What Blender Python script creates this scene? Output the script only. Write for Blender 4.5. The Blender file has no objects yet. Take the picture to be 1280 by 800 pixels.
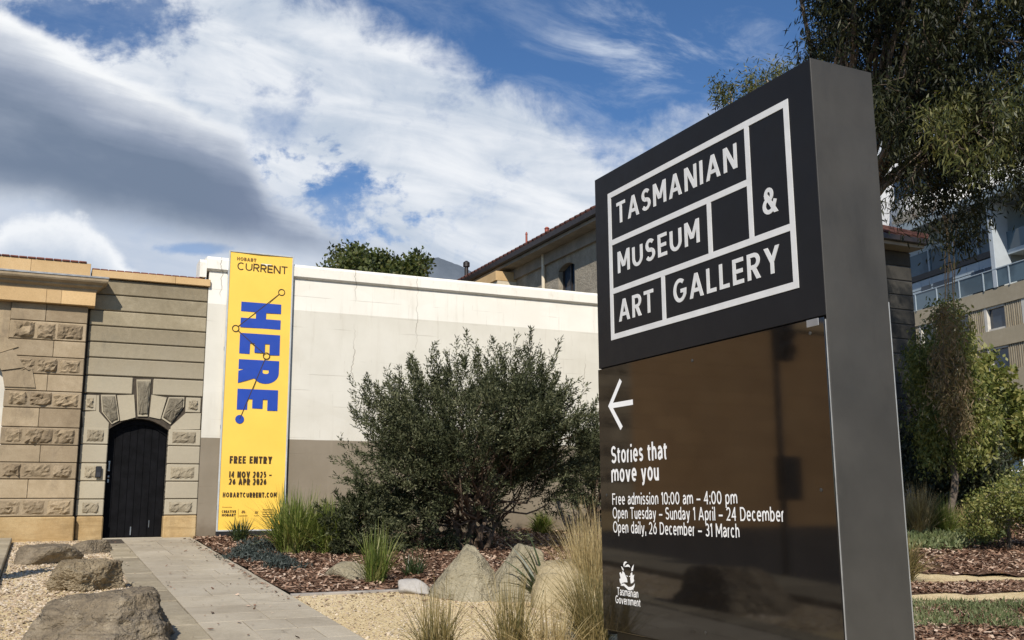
import bpy, math, random
import numpy as np
from mathutils import Matrix, Vector

S = bpy.context.scene
COL = S.collection
rnd = random.Random(7)
RNG = np.random.default_rng(11)
rad = math.radians

# ------------------------------------------------------------------ camera
FPX, PITCH, ROLL = 1243.0, rad(10.505), rad(0.35)
CAMZ = 0.62
Fv = np.array([0, math.cos(PITCH), math.sin(PITCH)])
_R = np.array([1.0, 0, 0]); _U = np.array([0, -math.sin(PITCH), math.cos(PITCH)])
Rv = _R * math.cos(ROLL) - _U * math.sin(ROLL)
Uv = _R * math.sin(ROLL) + _U * math.cos(ROLL)
CAM = np.array([0, 0, CAMZ])
cd = bpy.data.cameras.new('camera')
cam = bpy.data.objects.new('camera', cd); COL.objects.link(cam)
cd.sensor_width = 36.0; cd.lens = FPX / 1280 * 36.0
cd.clip_start = 0.1; cd.clip_end = 20000
m = Matrix.Identity(4)
for i in range(3):
    m[i][0] = Rv[i]; m[i][1] = Uv[i]; m[i][2] = -Fv[i]; m[i][3] = CAM[i]
cam.matrix_world = m
S.camera = cam

# ------------------------------------------------------------------ site frame (the wall line)
YW = rad(64.815)
WD = np.array([math.sin(YW), math.cos(YW), 0]); WN = np.array([math.cos(YW), -math.sin(YW), 0])
ORI = np.array([-7.31236, 19.50835, 0.0])          # door threshold
SLOPE = 0.05
def uv_of(p):
    q = np.asarray(p) - ORI
    return float(q @ WD), float(q @ WN)
def gz(v): return -SLOPE * min(max(v, 0.0), 60.0)
def G(u, v, h=0.0):
    p = ORI + WD * u + WN * v
    return np.array([p[0], p[1], gz(v) + h])
def ray(x, y): return Rv * (x - 640) / FPX + Uv * (400 - y) / FPX + Fv
def gp(x, y, lift=0.0):
    """survey helper: where a sight line meets the sloping ground"""
    d = ray(x, y)
    t = (lift - CAMZ - SLOPE * ((CAM - ORI) @ WN)) / (d[2] + SLOPE * (d @ WN))
    p = CAM + d * t
    if (p - ORI) @ WN < 0:
        t = -(CAMZ) / d[2]; p = CAM + d * t
    return p
def wp(x, y, off=0.0):
    """survey helper: (u, z) on the wall plane, off metres in front of it"""
    d = ray(x, y); t = ((ORI + WN * off - CAM) @ WN) / (d @ WN); p = CAM + d * t
    return float((p - ORI) @ WD), float(p[2])
def at(x, y, depth):
    d = ray(x, y); return CAM + d * (depth / (d @ Fv))

# ------------------------------------------------------------------ sun, sky, exposure
sd = np.array([-0.12, -1.08, 0.88]); sd /= np.linalg.norm(sd)
EL = math.asin(sd[2]); AZ = math.atan2(sd[0], sd[1])
sl = bpy.data.lights.new('sun', 'SUN'); sl.energy = 4.9; sl.angle = rad(0.5); sl.color = (1.0, 0.93, 0.83)
so = bpy.data.objects.new('sun', sl); COL.objects.link(so)
so.rotation_euler = Vector(sd).to_track_quat('Z', 'Y').to_euler()
S.view_settings.view_transform = 'Standard'; S.view_settings.look = 'None'
S.view_settings.gamma = 1.0; S.view_settings.exposure = 0.12
S.view_settings.use_curve_mapping = False

W = bpy.data.worlds.new('World'); S.world = W; W.use_nodes = True
class NT:
    """small node-tree writer"""
    def __init__(s, nt): s.nt = nt
    def n(s, t, **k):
        x = s.nt.nodes.new(t)
        for a, b in k.items(): setattr(x, a, b)
        return x
    def _in(s, sock, v):
        if isinstance(v, bpy.types.NodeSocket): s.nt.links.new(v, sock)
        elif v is not None: sock.default_value = v
    def m(s, op, a, b=None, c=None, clamp=False):
        x = s.n('ShaderNodeMath', operation=op, use_clamp=clamp)
        s._in(x.inputs[0], a); s._in(x.inputs[1], b)
        if c is not None: s._in(x.inputs[2], c)
        return x.outputs[0]
    def dot(s, a, v):
        x = s.n('ShaderNodeVectorMath', operation='DOT_PRODUCT'); s._in(x.inputs[0], a); x.inputs[1].default_value = tuple(v)
        return x.outputs['Value']
    def ss(s, v, a, b):
        x = s.n('ShaderNodeMapRange', interpolation_type='SMOOTHSTEP'); s._in(x.inputs[0], v); s._in(x.inputs[1], a); s._in(x.inputs[2], b)
        return x.outputs[0]
    def mr(s, v, a, b, c=0.0, d=1.0):
        x = s.n('ShaderNodeMapRange'); s._in(x.inputs[0], v); s._in(x.inputs[1], a); s._in(x.inputs[2], b); s._in(x.inputs[3], c); s._in(x.inputs[4], d)
        return x.outputs[0]
    def comb(s, x, y, z=0.0):
        c = s.n('ShaderNodeCombineXYZ'); s._in(c.inputs[0], x); s._in(c.inputs[1], y); s._in(c.inputs[2], z); return c.outputs[0]
    def sep(s, v):
        c = s.n('ShaderNodeSeparateXYZ'); s._in(c.inputs[0], v); return c.outputs
    def vmul(s, v, k):
        x = s.n('ShaderNodeVectorMath', operation='MULTIPLY'); s._in(x.inputs[0], v); x.inputs[1].default_value = k; return x.outputs[0]
    def vadd(s, v, k):
        x = s.n('ShaderNodeVectorMath', operation='ADD'); s._in(x.inputs[0], v); s._in(x.inputs[1], k); return x.outputs[0]
    def noise(s, v, scale, detail=4.0, rough=0.55, dist=0.0, out='Fac'):
        x = s.n('ShaderNodeTexNoise'); s._in(x.inputs['Vector'], v); x.inputs['Scale'].default_value = scale
        x.inputs['Detail'].default_value = detail; x.inputs['Roughness'].default_value = rough; x.inputs['Distortion'].default_value = dist
        return x.outputs[out]
    def vor(s, v, scale, feature='F1', out='Distance', rnd_=1.0):
        x = s.n('ShaderNodeTexVoronoi', feature=feature); s._in(x.inputs['Vector'], v); x.inputs['Scale'].default_value = scale
        x.inputs['Randomness'].default_value = rnd_
        return x.outputs[out]
    def ramp(s, v, stops):
        x = s.n('ShaderNodeValToRGB'); s._in(x.inputs[0], v); e = x.color_ramp.elements
        while len(e) < len(stops): e.new(0.5)
        for k, (p, c) in zip(e, stops):
            k.position = p; k.color = (c, c, c, 1) if not hasattr(c, '__len__') else (*c, 1)
        return x.outputs[0]
    def mix(s, f, a, b, mode='MIX'):
        x = s.n('ShaderNodeMix', data_type='RGBA', blend_type=mode); s._in(x.inputs[0], f)
        for sock, v in ((x.inputs[6], a), (x.inputs[7], b)):
            if isinstance(v, bpy.types.NodeSocket): s.nt.links.new(v, sock)
            else: sock.default_value = (*v, 1)
        return x.outputs[2]
    def curve(s, v, pts):
        x = s.n('ShaderNodeFloatCurve'); s._in(x.inputs['Value'], v); c = x.mapping.curves[0]
        x.mapping.use_clip = False
        while len(c.points) < len(pts): c.points.new(0.5, 0.5)
        for q, (a, b) in zip(c.points, pts): q.location = (a, b); q.handle_type = 'AUTO'
        x.mapping.update(); return x.outputs[0]

def build_sky():
    nt = W.node_tree; nt.nodes.clear(); t = NT(nt)
    sky = t.n('ShaderNodeTexSky', sky_type='NISHITA', sun_disc=False); sky.sun_elevation = EL; sky.sun_rotation = AZ
    sky.air_density = 1.0; sky.dust_density = 0.3; sky.ozone_density = 2.0
    base = t.mix(1.0, sky.outputs[0], (SKYK * 0.60, SKYK * 0.86, SKYK * 1.14), 'MULTIPLY')
    tc = t.n('ShaderNodeTexCoord').outputs['Generated']
    zf = t.dot(tc, Fv); z = t.m('MAXIMUM', zf, 0.12)
    X = t.m('MULTIPLY_ADD', t.m('DIVIDE', t.dot(tc, Rv), z), FPX / 1280, 0.5)     # bearing
    Y = t.m('MULTIPLY_ADD', t.m('DIVIDE', t.dot(tc, Uv), z), -FPX / 1280, 0.3125)  # height, same unit
    P = t.comb(X, Y)
    px = lambda v: v / 1280.0
    Xc = t.m('MINIMUM', t.m('MAXIMUM', X, 0.0), 1.0)
    # warps
    nA = t.noise(P, 5.0, 6, 0.6); nA0 = t.m('SUBTRACT', nA, 0.5)
    nF = t.noise(P, 16.0, 8, 0.62, 0.3); nF0 = t.m('SUBTRACT', nF, 0.5)
    nG = t.noise(t.vmul(P, (1.0, 1.5, 1)), 42.0, 6, 0.6); nG0 = t.m('SUBTRACT', nG, 0.5)
    Prot = t.comb(t.m('ADD', t.m('MULTIPLY', X, 0.97), t.m('MULTIPLY', Y, 0.24)), t.m('SUBTRACT', t.m('MULTIPLY', Y, 0.97), t.m('MULTIPLY', X, 0.24)))
    streak = t.noise(t.vmul(t.vadd(Prot, (3.1, 0.4, 0)), (1.0, 4.2, 1)), 5.5, 5, 0.55, 0.5)
    # high cloud band
    top = t.curve(Xc, [(0, -.10), (px(230), px(-70)), (px(380), px(-12)), (px(480), px(28)), (px(560), px(68)), (px(640), px(112)), (px(700), px(148)), (px(760), px(172)), (px(870), px(148)), (1.0, px(170))])
    dtop = t.m('SUBTRACT', Y, top)
    dtop = t.m('ADD', dtop, t.m('ADD', t.m('MULTIPLY', nF0, px(110)), t.m('MULTIPLY', nG0, px(30))))
    band = t.ss(dtop, px(-22), px(42))
    def blob(cx, cy, rx, ry, inner=0.35, outer=1.15, k=1.0):
        a = t.m('POWER', t.m('DIVIDE', t.m('SUBTRACT', X, px(cx)), px(rx)), 2.0)
        b = t.m('POWER', t.m('DIVIDE', t.m('SUBTRACT', Y, px(cy)), px(ry)), 2.0)
        r = t.m('SQRT', t.m('ADD', a, b))
        r = t.m('ADD', r, t.m('ADD', t.m('MULTIPLY', nF0, 1.6 * k), t.m('MULTIPLY', nG0, 1.1 * k)))
        return t.ss(r, outer, inner)
    hole = t.m('MAXIMUM', t.m('MULTIPLY', blob(425, 240, 92, 52, -0.05, 1.10, 2.6), 0.95), t.m('MULTIPLY', blob(345, 150, 60, 40, 0.0, 1.1), 0.5))
    hole = t.m('MAXIMUM', hole, t.m('MULTIPLY', blob(120, 22, 150, 52), 0.95))
    hole = t.m('MAXIMUM', hole, t.m('MULTIPLY', blob(255, 311, 55, 9), 0.75))
    band = t.m('MULTIPLY', band, t.m('SUBTRACT', 1.0, hole))
    thin = t.ss(t.m('ADD', nF, t.m('MULTIPLY', nG0, 0.5)), 0.18, 0.50)
    band = t.m('MULTIPLY', band, t.mr(thin, 0, 1, 0.52, 1.0))
    band = t.m('MINIMUM', band, 0.97)
    # thin wisps
    wn = t.noise(t.vmul(t.vadd(Prot, (7.7, 2.2, 0)), (1.0, 2.6, 1)), 6.0, 7, 0.65, 0.6)
    wis = t.m('MULTIPLY', t.ss(wn, 0.46, 0.80), t.m('MAXIMUM', blob(830, 80, 230, 120, 0.1, 1.2, .4), 0.22))
    wis = t.m('MULTIPLY', wis, 0.85)
    ccol = t.mix(t.ss(streak, 0.30, 0.72), (0.50, 0.57, 0.67), (0.84, 0.86, 0.89))
    ccol = t.mix(t.m('MULTIPLY', t.ss(nF, 0.45, 0.75), 0.35), ccol, (0.92, 0.93, 0.94))
    # lens cloud
    ltop = t.curve(Xc, [(0, px(6)), (px(60), px(38)), (px(130), px(82)), (px(190), px(108)), (px(250), px(138)), (px(305), px(176)), (px(340), px(226)), (px(420), px(280)), (px(500), px(304)), (px(560), px(330)), (1.0, px(380))])
    lbot = t.curve(Xc, [(0, px(238)), (px(60), px(248)), (px(130), px(266)), (px(250), px(298)), (px(400), px(313)), (px(520), px(320)), (px(600), px(322)), (1.0, px(325))])
    dl = t.m('ADD', t.m('SUBTRACT', Y, ltop), t.m('MULTIPLY', nA0, px(26)))
    dlf = t.m('ADD', dl, t.m('MULTIPLY', nF0, px(16)))
    db = t.m('ADD', t.m('SUBTRACT', lbot, Y), t.m('MULTIPLY', nA0, px(30)))
    right = t.ss(X, px(285), px(370))
    rag = t.m('ADD', t.m('MULTIPLY', nF0, px(34)), t.m('MULTIPLY', nG0, px(20)))
    dlr = t.m('ADD', dl, t.m('MULTIPLY', rag, t.mr(right, 0, 1, 0.55, 1.6)))
    mk_l = t.ss(dlr, px(-6), px(14)); mk_r = t.ss(dlr, px(-14), px(46))
    mk = t.m('ADD', t.m('MULTIPLY', mk_l, t.m('SUBTRACT', 1.0, right)), t.m('MULTIPLY', mk_r, right))
    db = t.m('ADD', db, t.m('MULTIPLY', nF0, px(22)))
    lens = t.m('MULTIPLY', mk, t.ss(db, px(-22), px(20)))
    wid = t.curve(Xc, [(0, px(118)), (px(150), px(100)), (px(240), px(90)), (px(300), px(76)), (px(350), px(60)), (px(420), px(34)), (px(560), px(24)), (1.0, px(22))])
    fil = t.noise(t.vmul(t.vadd(Prot, (1.3, 5.1, 0)), (1.0, 7.0, 1)), 7.0, 6, 0.6, 0.4)
    depth = t.m('DIVIDE', t.m('ADD', dl, t.m('ADD', t.m('MULTIPLY', nA0, px(40)), t.m('MULTIPLY', t.m('SUBTRACT', fil, 0.5), px(46)))), wid)
    lcolL = t.ramp(depth, [(0.0, (0.92, 0.93, 0.94)), (0.14, (0.84, 0.86, 0.88)), (0.30, (0.58, 0.62, 0.69)), (0.62, (0.27, 0.32, 0.42)), (1.0, (0.165, 0.215, 0.305))])
    lcolR = t.ramp(depth, [(0.0, (0.66, 0.70, 0.77)), (0.35, (0.46, 0.51, 0.60)), (0.7, (0.24, 0.29, 0.395)), (1.0, (0.18, 0.225, 0.325))])
    lcol = t.mix(t.ss(X, px(230), px(345)), lcolL, lcolR)
    soft = t.noise(t.vmul(Prot, (1.0, 2.5, 1)), 5.0, 6, 0.55)
    lcol = t.mix(t.m('MULTIPLY', t.ss(soft, 0.42, 0.78), 0.40), lcol, (0.44, 0.49, 0.58))
    lcol = t.mix(t.m('MULTIPLY', t.ss(db, px(40), px(0)), 0.35), lcol, (0.42, 0.48, 0.58))
    # low cumulus
    ctop = t.curve(Xc, [(0, px(281)), (px(25), px(268)), (px(75), px(265)), (px(110), px(278)), (px(145), px(308)), (px(165), px(330)), (px(200), px(360)), (1.0, px(420))])
    dc = t.m('ADD', t.m('SUBTRACT', Y, ctop), t.m('ADD', t.m('MULTIPLY', nF0, px(48)), t.m('MULTIPLY', nG0, px(22))))
    cum = t.m('MULTIPLY', t.ss(dc, px(-5), px(15)), t.ss(X, px(260), px(190)))
    cucol = t.ramp(t.m('DIVIDE', t.m('ADD', dc, t.m('MULTIPLY', nA0, px(60))), px(80)), [(0.0, (0.82, 0.845, 0.88)), (0.25, (0.82, 0.845, 0.88)), (0.62, (0.56, 0.62, 0.71)), (1.0, (0.46, 0.53, 0.64))])
    low = t.m('MULTIPLY', t.ss(t.m('ADD', Y, t.m('MULTIPLY', nF0, px(70))), px(228), px(262)), t.ss(X, px(560), px(260)))
    out = t.mix(wis, base, (0.72, 0.78, 0.86))
    out = t.mix(band, out, ccol)
    out = t.mix(t.m('MULTIPLY', low, 0.72), out, (0.47, 0.54, 0.66))
    out = t.mix(t.m('MULTIPLY', hole, t.m('MULTIPLY', t.ss(Y, px(300), px(306)), 0.6)), out, base)
    out = t.mix(lens, out, lcol)
    out = t.mix(cum, out, cucol)
    # elsewhere on the dome: broken white cloud
    up = t.sep(tc)[2]
    zz = t.m('MAXIMUM', up, 0.08)
    Q = t.comb(t.m('DIVIDE', t.sep(tc)[0], zz), t.m('DIVIDE', t.sep(tc)[1], zz))
    gm = t.ss(t.noise(Q, 1.1, 6, 0.6), 0.50, 0.70)
    gen = t.mix(t.m('MULTIPLY', gm, 0.8), base, (0.72, 0.76, 0.82))
    out = t.mix(t.ss(zf, 0.35, 0.60), gen, out)
    out = t.mix(t.ss(up, 0.0, -0.03), out, (0.10, 0.10, 0.09))
    bg = t.n('ShaderNodeBackground'); nt.links.new(out, bg.inputs[0]); bg.inputs[1].default_value = 1.0
    o = t.n('ShaderNodeOutputWorld'); nt.links.new(bg.outputs[0], o.inputs[0])
SKYK = 0.085
build_sky()
W.cycles.sampling_method = 'MANUAL'; W.cycles.sample_map_resolution = 512

# ------------------------------------------------------------------ object helpers
def tag(o, label=None, cat=None, group=None, kind=None):
    if label: o['label'] = label
    if cat: o['category'] = cat
    if group: o['group'] = group
    if kind: o['kind'] = kind
    return o
def empty(name, loc, rz=0.0, label=None, cat=None, group=None):
    o = bpy.data.objects.new(name, None); COL.objects.link(o)
    o.location = tuple(loc); o.rotation_euler = (0, 0, rz); o.empty_display_size = 0.3
    return tag(o, label, cat, group)
def link_mesh(name, verts, faces, mat, parent=None, loc=None, rz=0.0, smooth=False, mats=None, fm=None):
    me = bpy.data.meshes.new(name)
    me.from_pydata([tuple(map(float, v)) for v in verts], [], faces)
    for x in (mats or [mat]): me.materials.append(x)
    if fm: me.polygons.foreach_set('material_index', fm)
    if smooth: me.polygons.foreach_set('use_smooth', [True] * len(me.polygons))
    me.update()
    o = bpy.data.objects.new(name, me); COL.objects.link(o)
    if parent: o.parent = parent
    if loc is not None: o.location = tuple(loc); o.rotation_euler = (0, 0, rz)
    return o
def quads_mesh(name, V, n, mat, parent=None, loc=None, smooth=False):
    """V: (N*n, 3) array of separate n-gons"""
    V = np.ascontiguousarray(V, dtype=np.float32).reshape(-1, 3); k = len(V) // n
    me = bpy.data.meshes.new(name)
    me.vertices.add(len(V)); me.vertices.foreach_set('co', V.ravel())
    me.loops.add(len(V)); me.loops.foreach_set('vertex_index', np.arange(len(V), dtype=np.int32))
    me.polygons.add(k); me.polygons.foreach_set('loop_start', np.arange(0, len(V), n, dtype=np.int32))
    me.materials.append(mat); me.update(calc_edges=True); me.validate()
    o = bpy.data.objects.new(name, me); COL.objects.link(o)
    if parent: o.parent = parent
    if loc is not None: o.location = tuple(loc)
    return o
class MB:
    def __init__(s): s.v = []; s.f = []
    def add(s, v, f):
        b = len(s.v); s.v.extend(v); s.f.extend([tuple(i + b for i in q) for q in f]); return s
    def box(s, x0, x1, y0, y1, z0, z1, c=0.0):
        if c <= 0:
            v = [(x, y, z) for z in (z0, z1) for y in (y0, y1) for x in (x0, x1)]
            return s.add(v, [(0, 2, 3, 1), (4, 5, 7, 6), (0, 1, 5, 4), (2, 6, 7, 3), (0, 4, 6, 2), (1, 3, 7, 5)])
        # chamfered box: every corner gives three points
        v = []; idx = {}
        for i, x in enumerate((x0, x1)):
            for j, y in enumerate((y0, y1)):
                for k, z in enumerate((z0, z1)):
                    sx, sy, sz = (c if i == 0 else -c), (c if j == 0 else -c), (c if k == 0 else -c)
                    idx[i, j, k] = len(v); v += [(x, y + sy, z + sz), (x + sx, y, z + sz), (x + sx, y + sy, z)]
        I = lambda i, j, k, a: idx[i, j, k] + a
        f = []
        for i in (0, 1): q = [I(i, 0, 0, 0), I(i, 0, 1, 0), I(i, 1, 1, 0), I(i, 1, 0, 0)]; f.append(tuple(q if i == 0 else q[::-1]))
        for j in (0, 1): q = [I(0, j, 0, 1), I(1, j, 0, 1), I(1, j, 1, 1), I(0, j, 1, 1)]; f.append(tuple(q if j == 0 else q[::-1]))
        for k in (0, 1): q = [I(0, 0, k, 2), I(0, 1, k, 2), I(1, 1, k, 2), I(1, 0, k, 2)]; f.append(tuple(q if k == 0 else q[::-1]))
        for a in (0, 1):
            for b in (0, 1):
                f.append((I(a, b, 0, 0), I(a, b, 1, 0), I(a, b, 1, 1), I(a, b, 0, 1)))
                f.append((I(a, 0, b, 0), I(a, 1, b, 0), I(a, 1, b, 2), I(a, 0, b, 2)))
                f.append((I(0, a, b, 1), I(1, a, b, 1), I(1, a, b, 2), I(0, a, b, 2)))
        for i in (0, 1):
            for j in (0, 1):
                for k in (0, 1): f.append((I(i, j, k, 0), I(i, j, k, 1), I(i, j, k, 2)))
        return s.add(v, f)
    def prism(s, poly, y0, y1, axis='y'):
        """poly in (x, z) pushed from y0 to y1 (axis y) or in (x, y) pushed in z"""
        n = len(poly)
        if axis == 'y': v = [(a, y0, b) for a, b in poly] + [(a, y1, b) for a, b in poly]
        elif axis == 'z': v = [(a, b, y0) for a, b in poly] + [(a, b, y1) for a, b in poly]
        else: v = [(y0, a, b) for a, b in poly] + [(y1, a, b) for a, b in poly]
        f = [tuple(range(n))[::-1], tuple(range(n, 2 * n))] + [(i, (i + 1) % n, n + (i + 1) % n, n + i) for i in range(n)]
        return s.add(v, f)
    def tube(s, pts, radii, n=7, cap=True):
        pts = [np.asarray(p, float) for p in pts]; b = len(s.v); up = np.array([0.31, 0.17, 0.93])
        for i, p in enumerate(pts):
            d = pts[min(i + 1, len(pts) - 1)] - pts[max(i - 1, 0)]; d = d / (np.linalg.norm(d) + 1e-9)
            a = np.cross(d, up if abs(d @ up) < 0.95 else np.array([1.0, 0, 0])); a /= np.linalg.norm(a); c = np.cross(d, a)
            for k in range(n):
                w = 2 * math.pi * k / n; s.v.append(tuple(p + radii[i] * (math.cos(w) * a + math.sin(w) * c)))
        for i in range(len(pts) - 1):
            for k in range(n):
                k2 = (k + 1) % n; s.f.append((b + i * n + k, b + i * n + k2, b + (i + 1) * n + k2, b + (i + 1) * n + k))
        if cap:
            s.f.append(tuple(b + k for k in range(n))[::-1]); s.f.append(tuple(b + (len(pts) - 1) * n + k for k in range(n)))
        return s
    def lathe(s, prof, c, n=16, axis='z'):
        b = len(s.v)
        for r, h in prof:
            for k in range(n):
                w = 2 * math.pi * k / n; a, q = r * math.cos(w), r * math.sin(w)
                s.v.append((c[0] + a, c[1] + q, c[2] + h) if axis == 'z' else (c[0] + a, c[1] + h, c[2] + q))
        for i in range(len(prof) - 1):
            for k in range(n):
                k2 = (k + 1) % n; s.f.append((b + i * n + k, b + i * n + k2, b + (i + 1) * n + k2, b + (i + 1) * n + k))
        s.f.append(tuple(b + k for k in range(n))); s.f.append(tuple(b + (len(prof) - 1) * n + k for k in range(n)))
        return s
    def rockface(s, x0, x1, z0, z1, y, amp, seed, nx=14, nz=6):
        """rough hewn stone face standing proud of plane y (towards -y)"""
        r = np.random.default_rng(seed); b = len(s.v); h = r.normal(0, 1, (nz + 1, nx + 1))
        h = (h + np.roll(h, 1, 0) + np.roll(h, 1, 1)) / 1.7
        for j in range(nz + 1):
            for i in range(nx + 1):
                e = min(i, nx - i, j * 1.2, (nz - j) * 1.2)
                d = 0.0 if e <= 0 else amp * (0.75 + 0.35 * float(h[j, i])) * min(1.0, 0.55 + 0.3 * e)
                jx, jz = (0.010 * h[(j * 3) % (nz + 1), i], 0.010 * h[j, (i * 5) % (nx + 1)]); s.v.append((x0 + (x1 - x0) * i / nx + (jx if 0 < i < nx else abs(jx) * (1 if i == 0 else -1)), y - max(d, 0), z0 + (z1 - z0) * j / nz + (jz if 0 < j < nz else abs(jz) * (1 if j == 0 else -1))))
        for j in range(nz):
            for i in range(nx):
                a = b + j * (nx + 1) + i; s.f.append((a, a + 1, a + nx + 2, a + nx + 1))
        return s
    def build(s, name, mat, parent=None, loc=None, rz=0.0, smooth=False):
        return link_mesh(name, s.v, s.f, mat, parent, loc, rz, smooth)

# ------------------------------------------------------------------ materials
def pbsdf(name):
    mt = bpy.data.materials.new(name); mt.use_nodes = True; t = NT(mt.node_tree)
    return mt, t, mt.node_tree.nodes['Principled BSDF']
def bump(t, b, h, dist=0.01, strength=0.6):
    x = t.n('ShaderNodeBump'); x.inputs['Distance'].default_value = dist; x.inputs['Strength'].default_value = strength
    t._in(x.inputs['Height'], h); t.nt.links.new(x.outputs[0], b.inputs['Normal'])
def plain(name, col, rough=0.6, var=0.12, scale=4.0, metal=0.0, bmp=0.0, bscale=60.0, ior=None, grime=0.0, coat=0.0):
    mt, t, b = pbsdf(name); tc = t.n('ShaderNodeTexCoord').outputs['Object']
    n = t.noise(tc, scale, 6, 0.6)
    c = t.mix(t.ss(n, 0.3, 0.7), tuple(x * (1 - var) for x in col), tuple(min(1, x * (1 + var)) for x in col))
    if grime:
        g = t.ss(t.noise(t.vmul(tc, (1, 1, .35)), scale * 2.3, 7, 0.7), 0.5, 0.8)
        c = t.mix(t.m('MULTIPLY', g, grime), c, tuple(x * 0.4 for x in col))
    t._in(b.inputs['Base Color'], c); b.inputs['Roughness'].default_value = rough; b.inputs['Metallic'].default_value = metal
    t._in(b.inputs['Roughness'], t.mr(t.noise(tc, scale * 3, 4), 0.3, 0.7, rough * 0.88, min(1, rough * 1.12)))
    if ior: b.inputs['IOR'].default_value = ior
    if coat: b.inputs['Coat Weight'].default_value = coat
    if bmp: bump(t, b, t.noise(tc, bscale, 5, 0.6), bmp)
    return mt
def stone(name, cols, scale=1.6, stain=0.4, stain_col=(0.05, 0.045, 0.04), bd=0.012, rough=0.9, layered=0.0, grain=55.0, lower=None, rug=0.0, iv=1.0):
    mt, t, b = pbsdf(name); tc = t.n('ShaderNodeTexCoord').outputs['Object']
    n1 = t.noise(tc, scale, 7, 0.62, 0.4); n2 = t.noise(tc, scale * 9, 6, 0.65); n3 = t.noise(tc, grain, 5, 0.7)
    k = len(cols) - 1
    c = t.ramp(t.m('ADD', t.m('MULTIPLY', n1, 0.7), t.m('MULTIPLY', n2, 0.3)), [(0.30 + 0.40 * i / k, q) for i, q in enumerate(cols)])
    if layered:
        lay = t.noise(t.vmul(tc, (0.6, 0.6, 5.0)), scale * 1.8, 5, 0.6, 0.8)
        c = t.mix(t.m('MULTIPLY', t.ss(lay, 0.45, 0.7), layered), c, tuple(x * 0.62 for x in cols[0]))
    c = t.mix(t.m('MULTIPLY', t.ss(n3, 0.35, 0.75), 0.30), c, tuple(x * 0.55 for x in cols[0]))
    sm = t.ss(t.noise(t.vmul(tc, (1, 1, 0.55)), scale * 1.3 + 0.37, 8, 0.72, 0.6), 0.52, 0.74)
    c = t.mix(t.m('MULTIPLY', sm, stain), c, stain_col)
    isl = t.n('ShaderNodeNewGeometry').outputs['Random Per Island']
    c = t.mix(1.0, c, t.ramp(isl, [(0.0, (1 - .18 * iv, 1 - .20 * iv, 1 - .22 * iv)), (0.5, (1.0, 1.0, 1.0)), (1.0, (1 + .16 * iv, 1 + .15 * iv, 1 + .12 * iv))]), 'MULTIPLY')
    if lower:
        zf = t.m('ADD', t.sep(tc)[2], t.m('MULTIPLY', t.m('SUBTRACT', n1, 0.5), 2.2))
        c = t.mix(t.m('MULTIPLY', t.ss(zf, lower[0], lower[1]), lower[2]), c, lower[3])
    t._in(b.inputs['Base Color'], c); b.inputs['Roughness'].default_value = rough
    b.inputs['Specular IOR Level'].default_value = 0.25
    hh = t.m('ADD', t.m('MULTIPLY', n2, 0.7), t.m('MULTIPLY', n3, 0.5))
    if rug:
        dv = t.vadd(tc, t.vmul(t.noise(tc, 3.0, 5, 0.6, out='Color'), (0.5, 0.5, 0.5)))
        hh = t.m('ADD', hh, t.m('MULTIPLY', t.m('ADD', t.vor(dv, 5.5), t.m('MULTIPLY', t.vor(t.vmul(dv, (1, 1, 1.8)), 13.0), 0.55)), rug))
        li = t.ss(t.noise(tc, 4.5, 8, 0.75), 0.56, 0.66)
        c2 = t.mix(t.m('MULTIPLY', li, 0.45), c, tuple(min(1, x * 1.25) for x in cols[-1])); t._in(b.inputs['Base Color'], c2)
    bump(t, b, hh, bd, 0.9 if rug else 0.8)
    return mt
def leafmat(name, cols, trans=0.3, rough=0.5, spec=0.4, stops=None):
    mt, t, b = pbsdf(name); g = t.n('ShaderNodeNewGeometry')
    tc = t.n('ShaderNodeTexCoord').outputs['Object']
    k = len(cols) - 1
    f = t.m('ADD', t.m('MULTIPLY', g.outputs['Random Per Island'], 0.7), t.m('MULTIPLY', t.ss(t.noise(tc, 1.3, 4), 0.3, 0.7), 0.3))
    c = t.ramp(f, [(0.08 + 0.84 * i / k, q) for i, q in enumerate(cols)] if not stops else list(zip(stops, cols)))
    t._in(b.inputs['Base Color'], c); b.inputs['Roughness'].default_value = rough; b.inputs['Specular IOR Level'].default_value = spec
    tr = t.n('ShaderNodeBsdfTranslucent'); t._in(tr.inputs[0], t.mix(1.0, c, (1.15, 1.2, 0.7), 'MULTIPLY'))
    mx = t.n('ShaderNodeMixShader'); mx.inputs[0].default_value = trans
    o = mt.node_tree.nodes['Material Output']
    t.nt.links.new(b.outputs[0], mx.inputs[1]); t.nt.links.new(tr.outputs[0], mx.inputs[2]); t.nt.links.new(mx.outputs[0], o.inputs[0])
    return mt
def window_glass(name, tint=(0.02, 0.03, 0.045), rough=0.03, ior=1.6):
    mt, t, b = pbsdf(name); tc = t.n('ShaderNodeTexCoord').outputs['Object']
    t._in(b.inputs['Base Color'], t.mix(t.ss(t.noise(tc, 0.6, 3), 0.4, 0.6), tint, tuple(x * 1.6 for x in tint)))
    b.inputs['Roughness'].default_value = rough; b.inputs['IOR'].default_value = ior
    bump(t, b, t.noise(tc, 0.9, 2), 0.01, 0.15)
    return mt

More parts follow.
